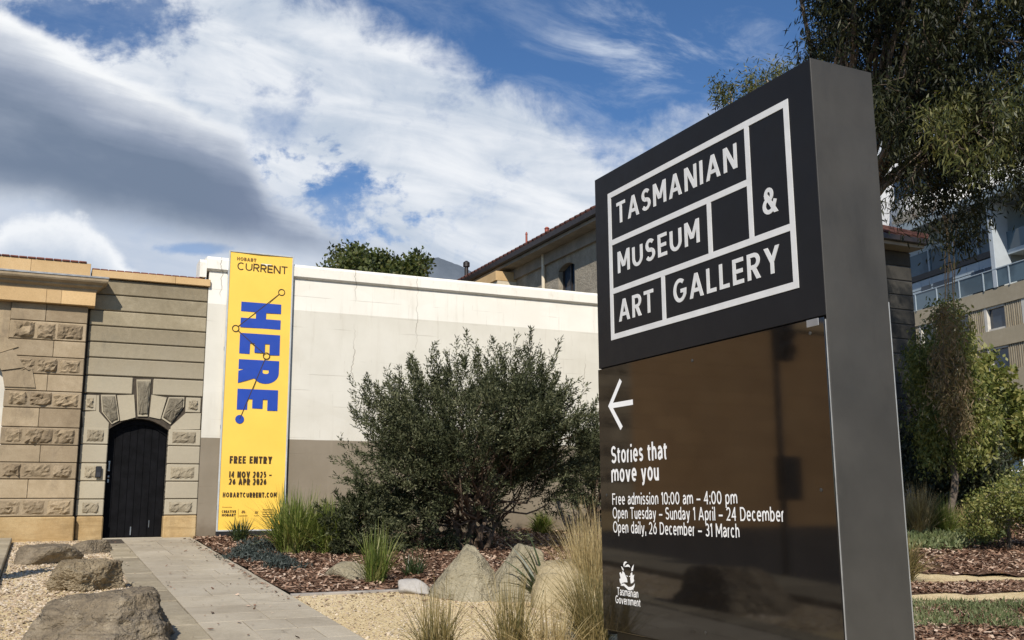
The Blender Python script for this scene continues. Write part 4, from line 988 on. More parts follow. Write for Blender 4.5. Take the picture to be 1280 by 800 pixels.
# ------------------------------------------------------------------ the pylon sign
YS = rad(26.066)
SP = gp(757, 850)                                    # far lower corner of its lettered face
SX = np.array([math.sin(YS), -math.cos(YS), 0]); SN = np.array([-math.cos(YS), -math.sin(YS), 0])
def sp(x, y, off=0.0):
    d = ray(x, y); t = ((SP + SN * off - CAM) @ SN) / (d @ SN); p = CAM + d * t - SP; return float(p @ SX), float(p[2])
def museum_sign():
    t = empty('pylon_sign', tuple(SP), math.atan2(SX[1], SX[0]), 'tall dark grey museum entrance sign with white lettering, standing in the gravel', 'sign')
    Wd, H, D = 2.545, 3.96, 0.498; zs = 2.375
    k = MB(); k.box(0.012, Wd - .004, 0.028, D - .02, 0.36, H - .004); k.build('casing', M['casing_dark'], t)
    k = MB(); k.box(0, Wd - .0, 0.0, 0.026, zs + .004, H, .003); k.build('header_panel', M['casing_dark'], t)
    k = MB(); k.box(-0.006, Wd - .018, -0.004, 0.026, 0.375, zs - .004, .0025); k.build('glossy_panel', M['glass_panel'], t)
    k = MB(); k.box(Wd - .003, Wd + .004, 0.0, D, 0.33, H + .002, .002); k.build('side_panel', M['casing_side'], t)
    k = MB(); k.box(-.004, .011, 0.028, D, 0.33, H - .006, .002); k.build('side_panel', M['casing_side'], t)
    k = MB(); k.box(0.0, Wd, 0.028, D, H - .003, H + .003, .001); k.build('cap', M['casing_side'], t)
    k = MB(); k.box(Wd - .0105, Wd - .0035, -0.006, 0.026, 0.36, zs - .02, .002); k.build('edge_trim', M['trim'], t)
    k = MB(); k.box(Wd - .005, Wd + .006, D - .004, D + .004, 0.33, zs + .12, .002); k.build('edge_trim', M['trim'], t)
    k = MB(); k.box(0.07, Wd - .07, 0.07, D - .05, -0.3, 0.36); k.build('plinth', M['black_plastic'], t)
    k = MB(); k.box(-.1, Wd + .1, -.1, D + .12, -.4, -.02 - 0.0, .02); k.build('footing', plain('concrete_footing', (.32, .31, .29), .9, .2, 5, bmp=.01), t)
    # frame lines of the wordmark
    fr = MB(); y0, y1 = -.0045, .0005
    x0, x1, zt, zb = .205, 2.338, 3.780, 2.580; th = .044
    h1, h2 = 3.362, 2.966; v1, v2, v3 = 1.937, 1.508, .937
    fr.box(x0, x1, y0, y1, zt - th, zt); fr.box(x0, x1, y0, y1, zb, zb + th)
    fr.box(x0, x0 + th, y0, y1, zb + th, zt - th); fr.box(x1 - th, x1, y0, y1, zb + th, zt - th)
    fr.box(x0 + th, v1 - th / 2, y0, y1, h1 - th / 2, h1 + th / 2); fr.box(x0 + th, x1 - th, y0, y1, h2 - th / 2, h2 + th / 2)
    fr.box(v1 - th / 2, v1 + th / 2, y0, y1, h2 + th / 2, zt - th); fr.box(v2 - th / 2, v2 + th / 2, y0, y1, h2 + th / 2, h1 - th / 2); fr.box(v3 - th / 2, v3 + th / 2, y0, y1, zb + th, h2 - th / 2)
    fr.build('wordmark_frame', M['letter'], t)
    q = lambda a, b_: sp(740 + a / 2.105, 60 + b_ / 2.105)
    def big(txt, l, r_, cap_px=None, cap=.172, **k):
        a, b_ = q(*l), q(*r_); kk = dict(t=.160, gap=.20, wk=1.02, relief=.004); kk.update(k)
        return lettering('lettering', txt, a[0], (a[1] + b_[1]) / 2, b_[0] - a[0], cap, 0.0005, M['letter'], t, **kk)
    big('TASMANIAN', (66, 461), (383, 318)); big('MUSEUM', (69, 590), (284, 514)); big('ART', (72, 719), (163, 695)); big('GALLERY', (216, 672), (497, 590))
    big('&', (451, 440), (491, 432))
    # lower face: arrow and opening hours. crop 755..1000 x 470..690 scale 3.637
    q2 = lambda a, b_: sp(755 + a / 3.637, 470 + b_ / 3.637)
    Yf = -.0042
    def small(txt, l, r_, cap, **k):
        a, b_ = q2(*l), q2(*r_); kk = dict(t=.125, gap=.115, space=.36); kk.update(k)
        return lettering('lettering', txt, a[0], (a[1] + b_[1]) / 2, b_[0] - a[0], cap, Yf, M['vinyl'], t, **kk)
    ar = MB(); tip = q2(26, 137); e = q2(134, 121); u = q2(79, 43); l = q2(82, 217)
    zc = tip[1]
    A = [(u[0] , zc + .185), (tip[0] + .012, zc), (l[0], zc - .185)]
    for i, qd in enumerate(ribbon(A, .040)): ar.add([(a, Yf - .0006, b_) for a, b_ in qd], [(0, 1, 2, 3)])
    ar.add([(tip[0] + .03, Yf - .0009, zc - .02), (e[0], Yf - .0009, zc - .02), (e[0], Yf - .0009, zc + .02), (tip[0] + .03, Yf - .0009, zc + .02)], [(0, 1, 2, 3)])
    ar.build('arrow', M['vinyl'], t)
    small('Stories that', (36, 396), (290, 381), .132, t=.155); small('move you', (37, 481), (253, 477), .132, t=.155)
    small('Free admission 10:00 am – 4:00 pm', (41, 585), (610, 583), .086)
    small('Open Tuesday – Sunday 1 April – 24 December', (43, 647), (823, 664), .086)
    small('Open daily, 26 December – 31 March', (45, 712), (620, 736), .086)
    q3 = lambda a, b_: sp(755 + a / 8.0, 690 + b_ / 8.0)
    em = MB()
    shapes = [[(205, 100), (222, 93), (238, 103), (222, 112), (212, 130), (208, 152), (198, 130)],
              [(212, 150), (225, 132), (245, 122), (262, 135), (268, 155), (250, 146), (232, 148)],
              [(176, 142), (186, 148), (200, 168), (204, 188), (190, 180)],
              [(305, 125), (300, 150), (294, 188), (280, 192), (280, 165), (290, 142)],
              [(160, 210), (172, 200), (184, 222), (190, 190), (208, 205), (224, 240), (236, 268), (240, 304), (214, 302), (190, 308), (175, 322), (164, 300), (160, 270), (172, 262)],
              [(272, 215), (286, 200), (292, 235), (308, 225), (302, 262), (308, 290), (296, 306), (274, 316), (268, 270)],
              [(170, 332), (184, 318), (206, 314), (228, 330), (250, 350), (278, 348), (300, 332), (314, 312), (310, 345), (298, 370), (272, 384), (246, 378), (222, 356), (204, 338), (186, 338)],
              [(228, 232), (238, 236), (246, 244), (236, 248)], [(270, 236), (258, 240), (254, 248), (266, 248)]]
    for i, sh in enumerate(shapes): em.add([(a, Yf - .0006 - .0001 * (i % 3), b_) for a, b_ in [q3(*p) for p in sh]], [tuple(range(len(sh)))])
    em.build('emblem', M['vinyl'], t)
    def gov(txt, l, r_): a, b_ = q3(*l), q3(*r_); lettering('lettering', txt, a[0], (a[1] + b_[1]) / 2, b_[0] - a[0], .058, Yf, M['vinyl'], t, t=.13, gap=.10)
    gov('Tasmanian', (138, 432), (350, 458)); gov('Government', (122, 512), (372, 548))
    scr = [q4 for q4 in [sp(740 + a / 1.905, 380 + b_ / 1.905) for a, b_ in ((240, 135), (547, 443), (36, 455), (272, 783), (521, 70))]]
    for x, z in scr:
        s_ = MB(); s_.lathe([(.011, 0), (.011, -.003), (.007, -.0045)], (x, -.004, z), 12, 'y'); s_.build('screw', M['casing_side'], t)
    x, z = sp(740 + 527 / 1.905, 380 + 45 / 1.905)
    k = MB(); k.box(x - .05, x + .05, -.008, -.004, z - .022, z + .022, .002); k.build('maker_plate', M['trim'], t)
museum_sign()

# ------------------------------------------------------------------ rocks
import bmesh
def rock(name, p, size, planes, mat, label, cat='rock', group=None, seed=0, rz=0.0, amp=0.05, sink=0.12, sub=5, soft=9.0):
    """a boulder: smooth intersection of cut planes, weathered by two scales of noise"""
    from mathutils import noise as mn
    bm = bmesh.new(); bmesh.ops.create_icosphere(bm, subdivisions=sub, radius=1.0)
    PL = [(np.array(n_) / np.linalg.norm(n_), h) for n_, h in planes]
    for v in bm.verts:
        d = np.array(v.co); acc = 0.0
        for n_, h in PL:
            k = d @ n_
            if k > 0.02: acc += (k / h) ** soft
        r = acc ** (-1.0 / soft) if acc > 0 else 1.0
        r = min(r, 1.6); q = Vector(d) * 2.1 + Vector((seed * 3.1, seed * 1.7, 0))
        f = 1 + amp * (mn.fractal(q, 0.9, 2.1, 5) * 1.0) + amp * 0.6 * (0.5 - abs(mn.noise(q * 3.3))) + amp * 0.45 * (0.4 - abs(mn.noise(q * 7.0 + Vector((0, 0, q.z * 6))))) + amp * .22 * mn.noise(q * 15)
        v.co = Vector((d[0] * r * f * size[0], d[1] * r * f * size[1], d[2] * r * f * size[2]))
    zmin = min(v.co.z for v in bm.verts); hz = max(v.co.z for v in bm.verts) - zmin
    for v in bm.verts: v.co.z += -zmin - sink * hz
    me = bpy.data.meshes.new(name); bm.to_mesh(me); bm.free(); me.materials.append(mat)
    me.polygons.foreach_set('use_smooth', [True] * len(me.polygons))
    o = bpy.data.objects.new(name, me); COL.objects.link(o); o.location = tuple(p); o.rotation_euler = (0, 0, rz)
    return tag(o, label, cat, group)
def rplanes(seed, n=12, lo=.7, hi=1.0):
    r = random.Random(seed); P = []
    for _ in range(n):
        v = [r.gauss(0, 1) for _ in range(3)]; P.append((v, r.uniform(lo, hi)))
    return P + [((0, 0, 1), .85), ((0, 0, -1), .8)]
GR = 'garden boulders'
rock('boulder', gp(120, 812), (0.555, 0.56, 0.335), [((-.08, -0.12, 1), .80), ((-.6, -.1, .8), .88), ((0.15, -1, .5), .66), ((-.8, -.5, .25), .86), ((.9, -.4, .35), .92), ((.6, .5, .2), .95), ((-.6, .8, .1), .9), ((0, 0, -1), .6), ((-.25, -.75, .8), .82)], M['boulder_grey'], 'large grey brown boulder nearest the camera beside the path', 'boulder', GR, 3, rz=-.35, amp=.10, sink=.1, sub=6, soft=22)
rock('boulder', gp(99, 738), (0.315, 0.30, 0.25), [((0, 0, 1), .78), ((-1, -.2, .1), .92), ((1, -.3, -.2), .95), ((.1, -1, -.35), .84), ((0, 1, .1), .9), ((-.5, -.8, .6), .95), ((.6, -.5, .7), 1.0), ((0, 0, -1), .55)], M['boulder_tan'], 'craggy tan boulder sitting just behind the largest one', 'boulder', GR, 8, rz=-.3, amp=.14, sink=.02, sub=6, soft=24)
rock('boulder', gp(62, 704), (0.50, 0.34, 0.20), rplanes(5, 12, .75, 1), M['boulder_grey'], 'flat grey boulder lying against the gate pier base', 'boulder', GR, 15, rz=.2, amp=.06, sink=.12)
rock('boulder', gp(112, 692), (0.36, 0.28, 0.15), rplanes(9, 12, .75, 1), M['boulder_grey'], 'low grey rock between flat boulder and the door step', 'boulder', GR, 18, rz=.7, amp=.06, sink=.12)
rock('garden_rock', gp(586, 747), (0.53, 0.46, 0.55), [((-.80, -.12, .62), .50), ((.84, -.1, .54), .50), ((-.1, -1, .62), .56), ((0, 1, .5), .6), ((0.38, -.2, 1), .66), ((-.5, .1, 1), .74), ((0, 0, -1), .45), ((.62, -.7, .5), .56), ((-.75, -.62, .20), .66), ((.9, -.3, .05), .78), ((-.4, -.5, .85), .64)], M['rock_pale'], 'pale pyramid shaped rock at the gravel edge', 'rock', 'rocks along the gravel edge', 2, amp=.085, sink=.12, sub=6, soft=26)
rock('garden_rock', gp(652, 749), (0.52, 0.40, 0.565), [((-.82, -.1, .58), .46), ((.95, 0, .22), .56), ((.1, -1, .35), .60), ((0, 1, .4), .7), ((.3, 0, 1), .70), ((0, 0, -1), .5), ((-.4, -.8, .5), .62)], M['rock_pale'], 'tall leaning rock behind the strappy green plant', 'rock', 'rocks along the gravel edge', 6, rz=.1, amp=.065, sink=.12, sub=6, soft=24)
rock('garden_rock', gp(706, 757), (0.41, 0.40, 0.37), [((0, 0, 1), .92), ((-1, 0, .1), .9), ((1, 0, .2), .95), ((0, -1, .2), .9), ((0, 1, 0), .9), ((-.6, -.4, .7), .92), ((.6, -.4, .7), .96), ((0, 0, -1), .6)], M['rock_buff'], 'smooth rounded buff rock beside the sign', 'rock', 'rocks along the gravel edge', 4, amp=.04, sink=.12, sub=6, soft=7)
rock('garden_rock', gp(515, 742), (0.18, 0.15, 0.12), rplanes(12, 12, .85, 1), M['rock_white'], 'small pale grey rock on the bed edging', 'rock', 'rocks along the gravel edge', 9, amp=.05, sink=.15, sub=4)
rock('garden_rock', gp(436, 725), (0.27, 0.22, 0.17), rplanes(14, 12, .8, 1), M['rock_pale'], 'small greenish rock in mulch left of grass tuft', 'rock', 'rocks along the gravel edge', 11, amp=.05, sink=.15, sub=4)

# ------------------------------------------------------------------ plants
def grass(name, p, n, h, spread, droop, width, mat, label, cat='grass', group=None, seed=0, lean=(0, 0), jit=.35, base=.12, seg=5):
    """a tuft: arching blades, each a tapering strip"""
    r = np.random.default_rng(seed); a = r.uniform(0, 2 * np.pi, n); L = h * np.clip(r.normal(1, jit * .6, n), .35, 1.45)
    out = np.abs(r.normal(0, 1, n)); out = np.clip(out, 0.05, 2.2) * spread
    rb = base * np.sqrt(r.uniform(0, 1, n)); ab = r.uniform(0, 2 * np.pi, n)
    B = np.stack([rb * np.cos(ab), rb * np.sin(ab), np.full(n, -.01)], 1)
    dirh = np.stack([np.cos(a) + lean[0] * 2, np.sin(a) + lean[1] * 2, 0 * a], 1) * .5 + B / max(base, .01) * .5
    dirh /= np.linalg.norm(dirh, axis=1, keepdims=True) + 1e-6
    side = np.stack([-dirh[:, 1], dirh[:, 0], 0 * a], 1)
    tw = r.normal(0, .6, n); side = side * np.cos(tw)[:, None] + dirh * np.sin(tw)[:, None]
    wd = width * r.uniform(.6, 1.3, n)
    rows = []; dk = r.uniform(.6, 1.2, n)
    for i in range(seg + 1):
        s_ = i / seg; ho = L * (out * s_ ** 1.3); up = L * (s_ * np.cos(out * .5) - droop * dk * out * s_ ** 2.6)
        c = B + dirh * ho[:, None] + np.stack([0 * up, 0 * up, up], 1) + np.array([lean[0], lean[1], 0]) * (L * s_ ** 2)[:, None]
        w = (wd * (1 - s_ ** 2.2) * .5 + .0006)[:, None]
        rows.append((c - side * w, c + side * w))
    V = np.stack([x for q in rows for x in q], 1)                       # n, 2(seg+1), 3
    base_i = np.arange(n)[:, None, None] * 2 * (seg + 1)
    q = np.array([[2 * i, 2 * i + 1, 2 * i + 3, 2 * i + 2] for i in range(seg)])[None]
    idx = (base_i + q).reshape(-1, 4); V = V.reshape(-1, 3).astype(np.float32)
    me = bpy.data.meshes.new(name); me.vertices.add(len(V)); me.vertices.foreach_set('co', V.ravel()); me.loops.add(idx.size)
    me.loops.foreach_set('vertex_index', idx.astype(np.int32).ravel()); me.polygons.add(len(idx)); me.polygons.foreach_set('loop_start', np.arange(0, idx.size, 4, dtype=np.int32))
    me.materials.append(mat); me.update(calc_edges=True)
    o = bpy.data.objects.new(name, me); COL.objects.link(o); o.location = tuple(p)
    return tag(o, label, cat, group)
def unit(a): return a / (np.linalg.norm(a, axis=-1, keepdims=True) + 1e-9)
def leaf_quads(C, D, L, Wd, r, fold=None):
    """diamond leaves at C pointing along D"""
    n = len(C); R_ = r.normal(0, 1, (n, 3)); S_ = unit(np.cross(D, R_))
    L = np.broadcast_to(np.asarray(L), (n,))[:, None]; Wd = np.broadcast_to(np.asarray(Wd), (n,))[:, None]
    return np.stack([C, C + D * L * .45 + S_ * Wd * .5, C + D * L, C + D * L * .45 - S_ * Wd * .5], 1)
def limb(mb, p0, p1, r0, r1, r, n=6, bend=.12, seg=6):
    p0, p1 = np.asarray(p0, float), np.asarray(p1, float); l = np.linalg.norm(p1 - p0); k = r.normal(0, bend * l, 3); k2 = r.normal(0, bend * l * .35, (seg + 1, 3))
    P = [p0 + (p1 - p0) * (i / seg) + k * math.sin(math.pi * i / seg) + (k2[i] if 0 < i < seg else 0) for i in range(seg + 1)]
    mb.tube(P, [r0 + (r1 - r0) * i / seg for i in range(seg + 1)], n); return P

def needle_shrub(name, p, cl, n_sp, mat, label, seed, h, group=None, spray=.55, nl=.07, nw=.020, up=.55, spread=.22):
    """woody shrub: branches end in feathery sprays, each a shoot with side shoots set with needles"""
    r = np.random.default_rng(seed); p = np.asarray(p, float); t = empty(name, p, 0, label, 'shrub', group)
    cl = np.asarray(cl) - p; cl = cl[cl[:, 2] > .05]; st = MB()
    forks = [np.array([r.normal(0, .20), r.normal(0, .20), h * r.uniform(.10, .30)]) for _ in range(9)]
    for f in forks: limb(st, (f[0] * .25, f[1] * .25, -.05), f, .06 * h / 3.4, .035 * h / 3.4, r, 6)
    for c in cl:
        f = forks[int(np.argmin([np.linalg.norm(c - q) + r.uniform(0, .6) for q in forks]))]; limb(st, f, c, .024 * h / 3.4, .007, r, 5, .10, 5)
    st.build('stem', M['twig'], t)
    cen = np.array([cl[:, 0].mean(), cl[:, 1].mean(), h * .30]); n = len(cl) * n_sp
    b = np.repeat(cl, n_sp, 0) + r.normal(0, spread, (n, 3)) * np.array([1, 1, .8])
    size = np.repeat(r.uniform(.65, 1.35, len(cl)), n_sp) * r.uniform(.5, 1.3, n) * spray
    out = unit((b - cen) * np.array([1, 1, .9])); dd = unit(out * .8 + np.array([0, 0, up]) * (.3 + np.clip(b[:, 2:] / h, 0, 1.2)) + r.normal(0, .30, (n, 3)))
    SS = []; SD = []; SL = []
    k = 8; fr = (np.arange(k) + .6) / k
    for i, f in enumerate(fr):
        w = r.uniform(0, 2 * np.pi, n); pr = unit(np.cross(dd, r.normal(0, 1, (n, 3))))
        for sgn in (1, -1):
            SS.append(b + dd * (size * f)[:, None]); SD.append(unit(dd * .8 + pr * sgn * (.75 * (1 - .6 * f)) + r.normal(0, .12, (n, 3)))); SL.append(size * (.42 - .26 * f) * r.uniform(.6, 1.2, n))
    SS.append(b); SD.append(dd); SL.append(size * 1.05)
    SS = np.concatenate(SS); SD = np.concatenate(SD); SL = np.concatenate(SL); ok = SS[:, 2] > .02; SS, SD, SL = SS[ok], SD[ok], SL[ok]
    m_ = 7; fr = (np.arange(m_) + .5) / m_
    P = (SS[:, None] + SD[:, None] * (SL[:, None] * fr[None])[..., None]).reshape(-1, 3); DD = np.repeat(SD, m_, 0); q = len(P)
    nd = unit(DD * .85 + r.normal(0, .42, DD.shape))
    quads_mesh('foliage', leaf_quads(P, nd, nl * r.uniform(.6, 1.3, q), nw * r.uniform(.7, 1.2, q), r), 4, mat, t)
    return t

def crown_points(px_poly, n, d_mid, d_half, seed, thin=.25, ns=.02):
    """clump centres inside a surveyed outline, the crown rounding off towards its edges"""
    from mathutils import noise as mn
    r = np.random.default_rng(seed); P = np.array(px_poly, float); c = P.mean(0); hw = (P.max(0) - P.min(0)) / 2; out = []
    while len(out) < n:
        q = r.uniform(P.min(0), P.max(0))
        if not pip(q[None], px_poly)[0]: continue
        e = math.sqrt(max(0.05, 1 - min(1, ((q - c) / hw) @ ((q - c) / hw)))); d = d_mid + d_half * e * r.uniform(-1, 1)
        if mn.noise(Vector((q[0] * ns, q[1] * ns, d * .9 + seed))) < thin - .5: continue
        out.append(at(q[0], q[1], d))
    return np.array(out)
GB = 'plants in the museum garden bed'
bp = gp(590, 688); bd = float((bp - CAM) @ Fv)
bc = np.concatenate([crown_points([(482, 650), (474, 600), (482, 556), (492, 522), (510, 496), (536, 484), (560, 488), (588, 478), (616, 482), (644, 492), (664, 484), (680, 500), (684, 534), (680, 570), (660, 598), (640, 614), (614, 636), (602, 664), (566, 672), (510, 672)], 165, bd, 1.45, 41, thin=.24),
    crown_points([(696, 545), (724, 528), (730, 536), (706, 560)], 3, bd - .4, .2, 45, thin=0), crown_points([(640, 600), (700, 590), (696, 620), (650, 640)], 6, bd + .2, .4, 46, thin=0),
    crown_points([(470, 520), (484, 500), (490, 516), (474, 528)], 2, bd, .3, 47, thin=0)])
needle_shrub('garden_shrub', bp, bc, 9, M['leaf_shrub'], 'large dark grey green needle leaved shrub in front of white wall', 41, 3.3)
sp2 = gp(742, 672); sd2 = float((sp2 - CAM) @ Fv)
needle_shrub('garden_shrub', sp2, crown_points([(712, 640), (706, 600), (716, 566), (740, 548), (770, 560), (780, 650)], 40, sd2, .6, 43), 9, M['leaf_shrub'], 'smaller upright shrub half hidden behind the sign', 43, 1.7, spray=.40, up=1.0, spread=.15)
sp3 = gp(440, 692); sd3 = float((sp3 - CAM) @ Fv)
needle_shrub('garden_shrub', sp3, crown_points([(418, 690), (424, 650), (444, 634), (470, 650), (478, 690)], 30, sd3, .5, 44), 9, M['leaf_shrub'], 'low needle leaved shrub left of the large one', 44, 1.0, spray=.28, spread=.13)
GG = 'grass tufts in the mulch bed'
for i, (x, y, n, h, sp_, w, mt, lab) in enumerate([
        (368, 692, 900, .90, .55, .020, 'blade_green', 'tall bright green grass clump in front of the banner corner'),
        (405, 692, 620, .82, .55, .020, 'blade_green', 'green grass clump between the tallest clump and the shrub'),
        (300, 678, 160, .46, .55, .020, 'blade_dark', 'low dark green tuft under the banner'),
        (470, 730, 260, .62, .42, .013, 'blade_green', 'thin upright grass tuft beside the greenish rock'),
        (517, 722, 130, .32, .75, .016, 'blade_dark', 'short dark tuft above the small pale grey rock'),
        (640, 664, 520, .62, .85, .024, 'blade_green', 'wide green clump right of the shrub against the wall'),
        (678, 668, 360, .50, .9, .024, 'blade_green', 'low green clump between the wide clump and the sign')]):
    grass('grass_clump', gp(x, y), n, h, sp_, .38, w, M[mt], lab, 'grass clump', GG, 60 + i, base=.26 if n > 400 else .12)
for i, (x, y, n, h, s_) in enumerate([(322, 690, 400, .20, .22), (306, 700, 260, .16, .16), (352, 712, 240, .15, .15), (334, 705, 200, .13, .14)]):
    p = gp(x, y); r = np.random.default_rng(80 + i); C = r.normal(0, 1, (n * 3, 3)) * np.array([s_, s_, .04]); C[:, 2] = np.abs(C[:, 2]) + h * (1 - np.clip((C[:, 0] ** 2 + C[:, 1] ** 2) / (4 * s_ * s_), 0, 1)) * r.uniform(.1, 1, n * 3)
    o = quads_mesh('ground_plant', leaf_quads(C, unit(r.normal(0, 1, (n * 3, 3)) + np.array([0, 0, .8])), .07, .020, r), 4, M['leaf_low'], None, p)
    tag(o, ['low grey green plant under the banner rail', 'small grey green plant nearest the path', 'small grey green plant before the tallest grass clump', 'grey green plant between two other low ones'][i], 'plant', 'low grey green plants')
# strap leaved plant between the rocks
grass('strap_plant', gp(678, 756), 20, .74, .50, .50, .040, M['blade_dark'], 'strappy dark green plant growing between two rocks', 'plant', GB, 95, lean=(-.25, 0), base=.05, seg=8)
# straw grasses
GT = 'dry straw coloured grass tussocks'
for i, (x, y, n, h, sp_, dr, mt, lab, ln) in enumerate([
        (742, 760, 1000, .92, .34, .42, 'blade_tan', 'tall straw tussock leaning beside the sign edge', (-.02, .1)),
        (742, 806, 600, .66, .60, .45, 'blade_mix', 'half dry brown tussock at the foot of the sign', (-.1, 0)),
        (545, 822, 230, .52, .62, .30, 'blade_mix', 'leftmost thin tussock on the gravel', (0, 0)),
        (640, 822, 250, .62, .52, .30, 'blade_mix', 'thin tussock in the gravel below the tall rock', (0, 0)),
        (690, 838, 260, .50, .60, .40, 'blade_tan', 'small straw tussock in front of the rounded rock', (0, 0)),
        (1150, 673, 1000, 1.0, .50, .4, 'blade_tan', 'orange straw tussock right beside the sign', (0, 0)),
        (1182, 674, 600, .78, .55, .4, 'blade_green', 'olive green tussock between two straw ones', (0, 0)),
        (1214, 670, 520, .66, .60, .4, 'blade_tan', 'small straw tussock under the dark tree', (0, 0)),
        (1128, 728, 500, .62, .70, .4, 'blade_mix', 'pale green tussock behind the sign on the path edge', (0, 0))]):
    grass('tussock_grass', gp(x, y), n, h, sp_, dr, .0062 if i < 5 else .014, M[mt], lab, 'grass tussock', GT, 110 + i, base=.20 if n > 800 else .13, lean=ln, seg=6)
def cover(name, poly, n, mat, l, w, hh, seed, up=.8):
    r = np.random.default_rng(seed); P = np.array(poly); q = r.uniform(P.min(0), P.max(0), (n * 3, 2)); q = q[pip(q, poly)]
    k = np.sin(q[:, 0] * 2.3 + 1) * np.cos(q[:, 1] * 3.1) + .5 * np.sin(q[:, 0] * 6.1 + q[:, 1] * 4.7) + r.normal(0, .45, len(q)); q = q[k > -.25][:n]
    C = Gn(q[:, 0], q[:, 1], r.uniform(0.01, hh, len(q)))
    tag(quads_mesh(name, leaf_quads(C, unit(r.normal(0, .7, (len(q), 3)) + np.array([0, 0, up])), l * r.uniform(.6, 1.3, len(q)), w, r), 4, mat), kind='stuff')
cover('ground_cover', gpoly([(1090, 692), (1090, 672), (1140, 666), (1225, 664), (1262, 672), (1240, 680), (1200, 690)]), 9000, M['leaf_cover'], .12, .045, .16, 131)
cover('grass', gpoly([(1090, 790), (1090, 758), (1150, 754), (1220, 758), (1290, 756), (1400, 756), (1400, 792), (1270, 790), (1200, 785)]), 5200, M['leaf_cover'], .07, .012, .05, 132, 1.2)

# ------------------------------------------------------------------ museum building behind the wall
M['stucco'] = stone('rough_grey_stucco', [(0.20, 0.175, 0.135), (0.30, 0.265, 0.21), (0.39, 0.35, 0.28)], 2.2, 0.3, (0.14, 0.12, 0.09), 0.05, grain=9)
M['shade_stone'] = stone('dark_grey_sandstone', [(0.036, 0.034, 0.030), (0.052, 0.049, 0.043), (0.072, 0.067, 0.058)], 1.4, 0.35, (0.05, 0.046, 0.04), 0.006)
M['cream'] = plain('cream_trim_paint', (0.60, 0.52, 0.39), 0.6, .1, 3)
M['gutter'] = plain('dark_brown_gutter', (0.022, 0.016, 0.014), 0.45, .2, 4)
M['roof_tile'] = stone('red_roof_tiles', [(0.045, 0.021, 0.018), (0.075, 0.033, 0.027), (0.115, 0.052, 0.04)], 3.0, .3, (0.05, 0.035, 0.03), .012)
M['glass'] = window_glass('window_glass')
M['glass_blue'] = window_glass('curtain_glass', (0.060, 0.088, 0.105), 0.04)
